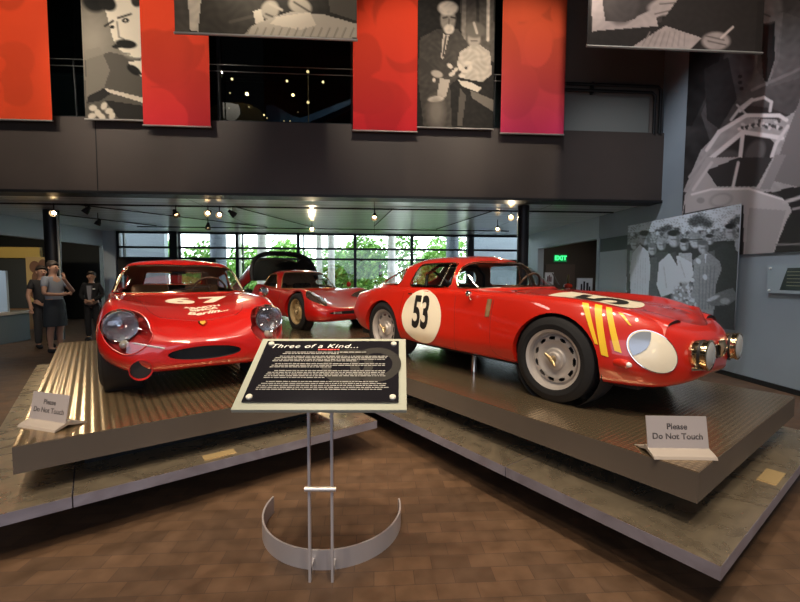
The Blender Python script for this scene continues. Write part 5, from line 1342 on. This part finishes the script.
# ------------------------------------------------------------------ upper gallery seen through the dark window
t = tag(prism('curved_screen', [(-3.66, 4.47), (-3.66, 5.08), (-3.45, 5.20), (-3.1, 5.27), (-2.75, 5.24), (-2.5, 5.12), (-2.38, 4.9), (-2.38, 4.47)], 0, .2, mat('screen_beige', (.22, .16, .08), .7), None, 'y'), 'beige curved screen behind the dark upper window', 'screen')
t.location = RP(0, 9.4, 0); t.rotation_euler = (0, 0, ROOM)
t = tag(prism('blue_canopy', [(-2.36, 4.47), (-2.36, 5.2), (-2.2, 5.22), (-1.8, 5.0), (-1.62, 4.95), (-.95, 5.22), (-.45, 5.42), (-.42, 5.33), (-.95, 5.08), (-1.6, 4.80), (-1.6, 4.47)], 0, .3, mat('canopy_blue', (.03, .09, .26), .5), None, 'y'), 'blue angular canopy behind the dark upper window', 'canopy')
t.location = RP(0, 9.35, 0); t.rotation_euler = (0, 0, ROOM)
tag(rbox('display_table', -3.9, 1.0, 9.2, 9.9, 4.0, 4.47, DARKW), 'long dark table behind the dark upper window', 'table')
t = empty('lamp_post', RP(-1.38, 8.9, 4.0), label='thin post with two small lamps behind the dark upper window', cat='lamp')
tube('pole', [(0, 0, 0), (0, 0, 1.72)], .012, mat('post_tan', (.25, .2, .12), .4), t)
for z in (1.72, 1.1): lathe('bulb', [(0, -.03), (.028, -.015), (.03, .01), (0, .035)], lens_mat(8), t, (0, -.02, z), 'z', 14)
random.seed(5)
for i, (px, py, r, s) in enumerate([(232, 79, .026, 14), (247, 94, .036, 40), (230, 93, .018, 4), (221, 76, .016, 4), (287, 81, .026, 12), (293, 95, .032, 25), (323, 82, .026, 12), (229, 108, .012, 3), (249, 107, .014, 5), (264, 115, .018, 12), (267, 118, .012, 6), (284, 121, .012, 4), (290, 121, .012, 5), (298, 112, .010, 3)]):
    d_ = Fv + R2 * ((px - 400) / 410) + U2 * ((301 - py) / 410)
    Y_ = 9.0 if py < 100 else 8.9
    c = V(0, 0, 1.5) + d_ * (Y_ / d_.y)
    o = lathe('hanging_bulb', [(0, -r), (r * .7, -r * .7), (r, 0), (r * .7, r * .7), (0, r)], lens_mat(s), None, (0, 0, 0), 'z', 14); o.location = c
    tag(o, 'small glowing bulb behind the dark upper window', 'light bulb', 'bulbs behind the upper window')

# ------------------------------------------------------------------ left gallery: display case, doorway, painting
t = empty('display_case', RP(-8.78, 9.0, 0), ROOM, label='grey plinth with a glass topped display and pale picture at the left edge', cat='display case')
box('plinth', (0, .45, .31), (1.75, .9, .62), mat('case_grey', (.10, .13, .15), .5), t, bevel=.01)
box('case_top', (0, .45, .65), (1.85, 1.0, .07), mat('case_top', (.42, .38, .34), .35), t, bevel=.008)
bx = box('picture_panel', (.02, .35, 1.13), (1.74, .05, .88), mat('picture_pale', (.30, .36, .40), .5), t)
b = bmesh.new(); b.faces.new([b.verts.new((x, .322, z)) for x, z in [(-.6, .9), (.2, .85), (.55, 1.0), (.6, 1.18), (.45, 1.25), (.3, 1.18), (-.1, 1.26), (-.5, 1.22)]]); link_bm('picture_shape', b, mat('picture_beige', (.55, .42, .33), .5), bx)
rr = random.Random(2)
for k in range(9):
    o = lathe('small_figure', [(0, 0), (.025, 0), (.02, .03), (.028, .08), (.012, .12), (.02, .15), (0, .18)], mat(('fig_white', 'fig_brown', 'fig_dark')[k % 3], ((.5, .48, .45), (.22, .12, .07), (.05, .05, .06))[k % 3], .4), None, (0, 0, 0), 'z', 12)
    o.location = RP(-8.78 + -.75 + k * .19, 9.05 + rr.uniform(0, .15), .685); tag(o, 'small figurine standing in front of the pale picture on the display case', 'figurine', 'figurines on the display case')
M = frame_M((.35, -.006, .33), (1, 0, .0), (0, 0, 1))
b = bmesh.new(); b.faces.new([b.verts.new((x, -.006, z)) for x, z in [(-.2, .22), (.58, .40), (.80, .24), (.1, .04)]]); link_bm('front_leaflet', b, mat('leaflet', (.45, .50, .55), .5), t)
b = bmesh.new(); b.faces.new([b.verts.new((x, -.009, z)) for x, z in [(.0, .42), (.62, .56), (.64, .52), (.02, .37)]]); link_bm('front_leaflet', b, mat('leaflet_white', (.7, .75, .78), .5), t)
# yellow doorway and painting in the dark gallery
t = struct(empty('door_2', RP(-10.3, 12.2, 0), ROOM)); YW = mat('yellow_trim', (.42, .30, .07), .6)
box('door_frame', (0, 0, 2.10), (1.9, .1, .30), YW, t); box('door_frame', (-.62, 0, .98), (.07, .1, 1.96), YW, t); box('door_panel', (0, .06, .98), (1.85, .03, 1.96), DARKW, t)
t = empty('painting', RP(-9.25, 12.0, 1.35), ROOM, label='painting with yellow and brown figures in the dark left gallery', cat='painting')
box('canvas', (0, 0, 0), (.70, .04, 1.25), mat('canvas_ochre', (.36, .25, .09), .6), t)
b = bmesh.new()
for (x, z, r) in ((-.12, .35, .14), (.10, .42, .12), (-.05, .05, .16), (.12, -.1, .14), (-.1, -.35, .18)):
    f = b.faces.new([b.verts.new((x + r * math.cos(a), -.023, z + r * 1.2 * math.sin(a))) for a in np.linspace(0, 2 * PI, 17)[:-1]])
link_bm('painted_figures', b, mat('paint_brown', (.12, .05, .02), .6), t)
tag(rbox('low_table', -10.4, -9.3, 11.2, 11.9, 0, .55, mat('ochre_table', (.35, .17, .05), .5)), 'low ochre table under the painting in the left gallery', 'table')

# ------------------------------------------------------------------ outside
BOUNCE = mat('bounce_pale', (.42, .42, .38), .9, noise=(.6, .2))  # unseen ground made pale so the soffit reflects grey-white
struct(rbox('ground_outside', -40, 40, 14.8, 60, -.5, -.12, BOUNCE))
LEAFS = [mat('leaf_a', (.26, .50, .10), .6), mat('leaf_b', (.16, .36, .07), .6), mat('leaf_c', (.38, .58, .18), .6)]
def tree(x, y, h, r, seed, label, kind='leafy'):
    rr = random.Random(seed); t = empty('leafy_tree', RP(x, y, -.12), label=label, cat='tree', group='trees outside the windows')
    tube('trunk', [V(0, 0, 0), V(.05, .02, h * .35), V(0, .05, h * .7)], [.12, .09, .05], mat('bark', (.12, .09, .06), .8), t)
    bm = bmesh.new(); blobs = [(rr.uniform(-r, r) * .75, rr.uniform(-r, r) * .5, rr.uniform(.15, .88) * h, rr.uniform(.35, .6) * r) for k in range(9)] + [(0, 0, h * .6, r * .8)]
    for k in range(3000):
        bx_, by_, bz_, br_ = rr.choice(blobs); a = rr.uniform(0, 2 * PI); cz = rr.uniform(-1, 1); q = math.sqrt(1 - cz * cz); rad = br_ * rr.uniform(.6, 1.08)
        c = V(bx_ + rad * q * math.cos(a), by_ + rad * q * math.sin(a), max(.1, bz_ + rad * cz)); s = rr.uniform(.07, .15)
        n = V(rr.gauss(0, 1), rr.gauss(0, 1), rr.gauss(0, 1)).normalized(); e1 = n.orthogonal().normalized() * s; e2 = n.cross(e1) * .55
        f = bm.faces.new([bm.verts.new(p) for p in (c - e1, c + e2, c + e1, c - e2)]); f.material_index = rr.choice((0, 0, 1, 2))
    link_bm('foliage', bm, None, t, recalc=False, mats=LEAFS)
for i, (x, y, h, r) in enumerate([(-8.2, 19, 3.1, 1.3), (-6.2, 20.5, 3.0, 1.5), (-3.9, 19.5, 3.3, 1.4), (-1.6, 20, 3.1, 1.3), (.25, 19, 3.5, 1.45), (2.1, 20, 3.2, 1.3), (4.0, 21, 3.6, 1.5), (-5.0, 23, 3.4, 1.7), (-.6, 23, 3.2, 1.7)]):
    tree(x, y, h, r, 10 + i, ['leafy green tree outside, behind the left part of the number 67 car', 'leafy green tree outside, above the right half of the number 67 roof', 'leafy green tree outside behind the raised tail cover', 'leafy green tree outside between the two slim palm trunks', 'bushy bright green tree outside in the middle window bay', 'leafy green tree outside above the tail of the number 53 car', 'tall leafy tree outside by the right grey pillar', 'green tree farther back outside, left of the raised tail cover', 'green tree farther back outside in the middle bays'][i])
PT = mat('palm_bark', (.62, .60, .56), .8, noise=(6, .15))
for i, (px, w, y) in enumerate([(262, 9, 17.5), (319, 6, 18.5), (331, 7, 17.2), (391, 8, 17.4), (239, 5, 18.0)]):
    x = (px - 400) / 410 * y; r = w / 2 / 410 * y
    t = empty('palm_tree', V(x, y, -.12), label=['thick pale palm trunk outside, left of the raised tail cover', 'slim pale palm trunk outside, farther of the close pair', 'pale palm trunk outside, nearer of the close pair above the rear car', 'pale palm trunk standing alone outside the middle bay', 'thin pale palm trunk outside at the right end of the number 67 roof'][i], cat='palm tree', group='palms outside the windows')
    tube('trunk', [V(0, 0, 0), V(.02, 0, 2), V(0, .03, 5), V(.05, 0, 8.5)], [r * 1.15, r, r * .9, r * .7], PT, t, 14)
    b = bmesh.new()
    for k in range(12):
        a = 2 * PI * k / 12; n = 10; pts = [V(2.6 * s * math.cos(a), 2.6 * s * math.sin(a), 8.5 + 1.1 * s - 2.6 * s * s) for s in np.linspace(0, 1, n)]
        sd = V(-math.sin(a), math.cos(a), 0)
        for p, q, w0, w1 in zip(pts, pts[1:], np.linspace(.1, .5, n), np.linspace(.2, .05, n)): quad(b, [p - sd * .25, p + sd * .25, q + sd * .25, q - sd * .25])
    link_bm('fronds', b, LEAFS[1], t, recalc=False)
for x, w, y, lb in ((-7.15, .30, 16.2, 'pale grey round pillar outside above the number 67 roof'), (2.02, .24, 16.0, 'grey round pillar outside above the side window of number 53')):
    c = lathe('column', [(w, -.12), (w, 6)], mat('grey_pillar', (.17, .20, .25), .6), None, (0, 0, 0), 'z', 28); c.location = V(x, y, 0); tag(c, lb, 'pillar', kind='structure')
for x0, x1 in ((-14, -8.35), (4.0, 12)):
    o = struct(rbox('wall_outside', x0, x1, 17.0, 17.3, -.12, 6, mat('outside_wall', (.33, .38, .44), .7)))
# ------------------------------------------------------------------ people
SKIN = mat('skin', (.46, .26, .17), .55); SKIN2 = mat('skin_tan', (.38, .21, .14), .55)
def skin_mesh(name, verts, edges, m, parent, sub=2, root=0):
    me = bpy.data.meshes.new(name); names = list(verts); idx = {n: i for i, n in enumerate(names)}
    me.from_pydata([verts[n][0] for n in names], [(idx[a], idx[b]) for a, b in edges], [])
    o = bpy.data.objects.new(name, me); COL.objects.link(o)
    md = o.modifiers.new('s', 'SKIN'); md.use_smooth_shade = True
    if not me.skin_vertices: me.skin_vertices.new(name='')
    for i, n in enumerate(names):
        r = verts[n][1]; r = (r, r) if not isinstance(r, (tuple, list)) else r
        me.skin_vertices[0].data[i].radius = r; me.skin_vertices[0].data[i].use_root = (i == root)
    sb = o.modifiers.new('b', 'SUBSURF'); sb.levels = sub; sb.render_levels = sub
    dg = bpy.context.evaluated_depsgraph_get(); dg.update()
    nm = bpy.data.meshes.new_from_object(o.evaluated_get(dg)); bpy.data.objects.remove(o); bpy.data.meshes.remove(me)
    nm.materials.clear(); nm.materials.append(m); nm.polygons.foreach_set('use_smooth', [True] * len(nm.polygons))
    r = bpy.data.objects.new(name, nm); COL.objects.link(r); r.parent = parent; return r
def person(loc, rz, H, label, arms, skin, top, bottom, shoes, hair, sleeves='short', long_hair=False, jacket=None, bare_legs=False, skirt=False):
    """figure facing -y in its own frame; arms: dict L/R -> (elbow, wrist, hand dir)"""
    t = empty('person', loc, rz, label=label, cat='person'); k = H / 1.75
    S = lambda p: V(*p) * k
    J = {'pelvis': ((0, 0, .95), (.15, .11)), 'waist': ((0, .0, 1.10), (.135, .10)), 'chest': ((0, .01, 1.30), (.165, .115)), 'neck0': ((0, .02, 1.46), (.06, .06)), 'neck1': ((0, .01, 1.53), (.055, .055)),
         'head': ((0, -.01, 1.62), (.086, .104)), 'crown': ((0, .0, 1.69), (.074, .090))}
    E = [('pelvis', 'waist'), ('waist', 'chest'), ('chest', 'neck0'), ('neck0', 'neck1'), ('neck1', 'head'), ('head', 'crown')]
    for s, c in ((1, 'L'), (-1, 'R')):
        J['hip' + c] = ((s * .09, 0, .90), (.09, .09)); J['knee' + c] = ((s * .10, -.01, .50), (.058, .06)); J['calf' + c] = ((s * .10, .02, .36), (.052, .056)); J['ank' + c] = ((s * .10, .02, .09), .038); J['toe' + c] = ((s * .115, -.13, .035), (.036, .028))
        E += [('pelvis', 'hip' + c), ('hip' + c, 'knee' + c), ('knee' + c, 'calf' + c), ('calf' + c, 'ank' + c), ('ank' + c, 'toe' + c)]
        el, wr, hd = arms[c]
        J['sh' + c] = ((s * .165, .015, 1.42), .058); J['el' + c] = (el, .040); J['wr' + c] = (wr, .027)
        hd = Vector(hd).normalized(); w = Vector(wr); J['palm' + c] = (tuple(w + hd * .07), (.036, .020))
        E += [('chest', 'sh' + c), ('sh' + c, 'el' + c), ('el' + c, 'wr' + c), ('wr' + c, 'palm' + c)]
        sd = hd.cross(V(0, -1, 0)); sd = sd.normalized() if sd.length > .1 else V(1, 0, 0)
        for f, (o_, L_) in enumerate(((-.028, .06), (-.010, .07), (.010, .068), (.027, .052))):
            b_ = w + hd * .09 + sd * o_; J[f'f{f}{c}'] = (tuple(b_ + hd * L_ * .5), .010); J[f'g{f}{c}'] = (tuple(b_ + hd * L_ + V(0, -.012, -.012)), .008); E += [('palm' + c, f'f{f}{c}'), (f'f{f}{c}', f'g{f}{c}')]
        J['th' + c] = (tuple(w + hd * .055 - sd * .045), .011); E += [('wr' + c, 'th' + c)]
    sc = lambda J_, ex=0: {n: (S(p), tuple((q + ex) * k for q in (r if isinstance(r, tuple) else (r, r)))) for n, (p, r) in J_.items()}
    body = skin_mesh('body', sc(J), E, skin, t)
    # face: nose, ears, eyes, mouth
    tube('nose', [S((0, -.088, 1.635)), S((0, -.112, 1.605)), S((0, -.092, 1.60))], [.008 * k, .014 * k, .010 * k], skin, t, 8)
    for s in (1, -1): tube('ear', [S((s * .078, .005, 1.65)), S((s * .088, .01, 1.63)), S((s * .078, .0, 1.60))], [.012 * k, .015 * k, .010 * k], skin, t, 8)
    for s in (1, -1):
        b = bmesh.new(); bmesh.ops.create_uvsphere(b, u_segments=10, v_segments=6, radius=.010 * k, matrix=Matrix.Translation(S((s * .03, -.088, 1.64))))
        link_bm('eye', b, mat('eye_dark', (.03, .02, .015), .3), t, smooth=True)
    b = bmesh.new(); add_tube(b, [S((-.024, -.086, 1.577)), S((0, -.092, 1.575)), S((.024, -.086, 1.577))], [.003 * k, .006 * k, .003 * k], 6); link_bm('mouth', b, mat('lip', (.30, .10, .08), .5), t, smooth=True)
    # hair: cap over the skull
    b = bmesh.new(); bmesh.ops.create_uvsphere(b, u_segments=24, v_segments=16, radius=1, matrix=Matrix.Translation(S((0, .012, 1.672))) @ Matrix.Diagonal((.090 * k, .108 * k, .103 * k, 1)))
    bmesh.ops.delete(b, geom=[v for v in b.verts if (v.co.y < .03 * k and v.co.z < (1.61 - v.co.y / k * 1.05) * k) or v.co.z < 1.575 * k], context='VERTS')
    for v in b.verts: v.co += V(math.sin(v.co.x * 190), math.sin(v.co.z * 170), math.cos(v.co.y * 150)) * .003
    link_bm('hair', b, hair, t, smooth=True)
    if long_hair:
        b = bmesh.new(); bmesh.ops.create_uvsphere(b, u_segments=14, v_segments=10, radius=.045 * k, matrix=Matrix.Translation(S((0, .11, 1.66)))); link_bm('hair_bun', b, hair, t, smooth=True)
    # clothes
    up = {n: J[n] for n in ('waist', 'chest', 'neck0')}; up['hipm'] = ((0, 0, .90), (.160, .120))
    e = [('hipm', 'waist'), ('waist', 'chest'), ('chest', 'neck0')]
    for s, c in ((1, 'L'), (-1, 'R')):
        up['sh' + c] = J['sh' + c]; el = Vector(J['el' + c][0]); sh = Vector(J['sh' + c][0]); wr = Vector(J['wr' + c][0])
        if sleeves == 'short': up['m' + c] = (tuple(sh.lerp(el, .62)), .048); e += [('chest', 'sh' + c), ('sh' + c, 'm' + c)]
        else: up['m' + c] = (tuple(el), .046); up['w' + c] = (tuple(el.lerp(wr, .86)), .034); e += [('chest', 'sh' + c), ('sh' + c, 'm' + c), ('m' + c, 'w' + c)]
    up = {n: (p, tuple(q * 1.0 for q in (r if isinstance(r, tuple) else (r, r)))) for n, (p, r) in up.items()}
    up['neck0'] = ((0, .02, 1.44), (.075, .07))
    skin_mesh('shirt' if not jacket else 'jacket', sc(up, .013), e, jacket or top, t, root=3)
    if jacket:
        b = bmesh.new(); fr_ = [S(p) for p in ((-.055, -.150, 1.40), (.055, -.150, 1.40), (.045, -.162, 1.22), (.03, -.150, 1.02), (-.03, -.150, 1.02), (-.045, -.162, 1.22))]
        b.faces.new([b.verts.new(p) for p in fr_]); r_ = bmesh.ops.extrude_face_region(b, geom=b.faces[:]); 
        for v in [g for g in r_['geom'] if isinstance(g, bmesh.types.BMVert)]: v.co.y += .05
        link_bm('blouse', b, top, t)
        b = bmesh.new(); add_box(b, tuple(S((.10, -.150, 1.32))), (.045, .008, .03)); link_bm('name_tag', b, mat('tag_white', (.8, .8, .8), .4), t)
    if skirt:
        b = bmesh.new(); rows = []
        for z, rx, ry in ((1.03, .165, .125), (.92, .185, .145), (.70, .195, .16), (.52, .20, .165), (.515, .19, .155)):
            rows.append([b.verts.new(S((rx * math.cos(a), ry * math.sin(a), z))) for a in np.linspace(0, 2 * PI, 29)[:-1]])
        for A, B in zip(rows, rows[1:]):
            for i in range(28): b.faces.new((A[i], A[(i + 1) % 28], B[(i + 1) % 28], B[i]))
        b.faces.new(rows[0]); link_bm('shorts', b, bottom, t, smooth=True)
    else:
        lo = {'pelvis': ((0, 0, 1.02), (.155, .115))}; e = []
        for s, c in ((1, 'L'), (-1, 'R')):
            lo['h' + c] = ((s * .09, 0, .88), (.10, .10)); lo['k' + c] = ((s * .10, -.01, .5), (.075, .078)); lo['a' + c] = ((s * .10, .015, .08), (.062, .066)); e += [('pelvis', 'h' + c), ('h' + c, 'k' + c), ('k' + c, 'a' + c)]
        skin_mesh('trousers', sc(lo), e, bottom, t)
    for s, c in ((1, 'L'), (-1, 'R')):
        b = bmesh.new(); pts = [S((s * .10, .05, .05)), S((s * .10, .0, .055)), S((s * .11, -.10, .04)), S((s * .115, -.17, .03))]
        add_tube(b, pts, [.042 * k, .05 * k, .045 * k, .022 * k], 12)
        for v in b.verts: v.co.z = max(v.co.z, 0)
        link_bm('shoe', b, shoes, t, smooth=True)
    return t
BLKC = mat('black_cloth', (.010, .010, .012), .8); DK = mat('dark_hair', (.03, .02, .015), .6)
# man in grey shirt, hand at his chin, looking right towards the cars
person(RP(-6.10, 8.22), math.radians(86), 1.74, 'man in a grey short-sleeved shirt and dark shorts with a hand at his chin', {'L': ((.26, -.16, 1.16), (.03, -.20, 1.40), (-.2, .1, 1)), 'R': ((-.27, -.06, 1.14), (-.02, -.22, 1.12), (1, -.1, .2))},
       SKIN2, mat('grey_shirt', (.20, .22, .26), .8), mat('dark_shorts', (.016, .022, .028), .8), BLKC, DK, skirt=True)
person(RP(-6.72, 8.75), math.radians(60), 1.66, 'person in dark clothes mostly hidden behind the man in the grey shirt', {'L': ((.25, -.02, 1.13), (.24, -.14, .93), (0, -.2, -1)), 'R': ((-.25, -.02, 1.13), (-.24, -.10, .92), (0, -.2, -1))},
       SKIN2, BLKC, mat('charcoal_cloth', (.03, .028, .028), .8), BLKC, DK)
person(RP(-6.42, 9.75), math.radians(18), 1.56, 'woman in a black suit with clasped hands standing left of the number 67 car', {'L': ((.24, .02, 1.14), (.06, -.20, 1.02), (-1, -.1, -.1)), 'R': ((-.24, .02, 1.14), (-.05, -.20, 1.01), (1, -.1, -.15))},
       SKIN, mat('blouse_grey', (.25, .25, .28), .7), BLKC, BLKC, DK, sleeves='long', long_hair=True, jacket=BLKC)
# ------------------------------------------------------------------ cars
build_abarth(); build_tz(); build_porsche()
# ------------------------------------------------------------------ light
w = bpy.data.worlds.new('world'); scene.world = w; w.use_nodes = True
bg = w.node_tree.nodes['Background']; bg.inputs[0].default_value = (.88, .94, 1.0, 1); bg.inputs[1].default_value = 6.0
def spot(loc, target, power, size=50, blend=.5, color=(1.0, .82, .60), soft=.08):
    l = bpy.data.lights.new('track_or_fill_lamp', 'SPOT'); l.energy = power; l.color = color; l.spot_size = math.radians(size); l.spot_blend = blend; l.shadow_soft_size = soft
    o = bpy.data.objects.new('track_or_fill_lamp', l); COL.objects.link(o); o.location = loc; o.rotation_euler = (Vector(loc) - Vector(target)).to_track_quat('Z', 'Y').to_euler(); return o
def area(loc, target, power, sx, sy, color):
    l = bpy.data.lights.new('cool_fill', 'AREA'); l.energy = power; l.color = color; l.shape = 'RECTANGLE'; l.size = sx; l.size_y = sy
    o = bpy.data.objects.new('cool_fill', l); COL.objects.link(o); o.location = loc; o.rotation_euler = (Vector(loc) - Vector(target)).to_track_quat('Z', 'Y').to_euler(); return o
# track lamps under the high ceiling, over the visitors' floor
spot((.5, .5, 6.8), (1.6, 3.2, 1.0), 460, 52); spot((3.2, .2, 6.8), (1.9, 2.6, 1.0), 320, 48); spot((-.8, 2.0, 6.9), (.4, 4.3, 1.0), 420, 50)
spot((-3.6, .8, 6.8), (-2.2, 4.3, 1.0), 560, 50); spot((-1.2, .2, 6.8), (-1.9, 4.0, 1.0), 480, 50); spot((-4.6, 3.0, 6.8), (-3.2, 5.4, .8), 320, 50)
spot((-1.8, -.5, 6.8), (-.4, 2.0, 0), 420, 46); spot((1.4, -.8, 6.8), (.9, 2.2, 0), 380, 55); spot((-3.4, -.6, 6.8), (-2.6, 2.2, 0), 260, 60); spot((4.0, 1.8, 6.8), (4.0, 3.2, 0), 160, 60)
# banners
for x in (-5.9, -4.2, -1.6, .4, 2.3): spot(tuple(RP(x, 3.6, 7.0)), tuple(RP(x + .3, 7.4, 4.9)), 400, 48, .7, (1.0, .88, .72))
spot(tuple(RP(-1.4, 2.6, 7.0)), tuple(RP(-1.4, 5.5, 5.2)), 130, 60); spot(tuple(RP(4.0, 2.6, 7.0)), tuple(RP(4.1, 5.5, 5.2)), 110, 60)
# cool fill added to brighten the right wall
spot(tuple(RP(2.4, 5.4, 6.9)), tuple(RP(5.4, 6.6, 2.0)), 430, 60, .8, (.88, .92, 1.0)); spot(tuple(RP(3.0, 3.6, 6.9)), tuple(RP(5.4, 4.6, 2.0)), 150, 60, .8, (.80, .88, 1.0))
# left gallery and corridor lamps, with fills added for the case and people
spot(tuple(RP(-9.7, 9.0, 2.75)), tuple(RP(-10.2, 12.1, 1.6)), 130, 70, .6); spot(tuple(RP(-8.9, 7.4, 2.4)), tuple(RP(-8.8, 9.3, 1.0)), 130, 70, .6, (.85, .92, 1.0)); spot(tuple(RP(-5.6, 7.6, 2.8)), tuple(RP(-6.6, 9.2, 1.0)), 60, 80, .8)
spot(tuple(RP(6.6, 10.2, 2.9)), tuple(RP(6.1, 12.6, 1.4)), 30, 80, .8)
for x, y in ((-5, .5), (-1.5, 2.5), (1.8, .5), (4.2, 3.0), (-7, 4.0)): spot(tuple(RP(x, y, 7.2)), tuple(RP(x, y + .5, 0)), 190, 140, 1.0, (1.0, .88, .74), .35)  # added wide soft fills standing in for ambient light
area(tuple(RP(-1, -5.7, 2.8)), tuple(RP(-1, 4, 1.0)), 170, 10, 3.2, (.74, .82, 1.0))  # added cool fill behind the viewer, as from an unseen window
spot(tuple(RP(-.6, 8.2, 6.6)), tuple(RP(-.8, 9.6, 4.6)), 60, 70, .6)  # added spot to brighten the beige screen upstairs
scene.view_settings.exposure = .3
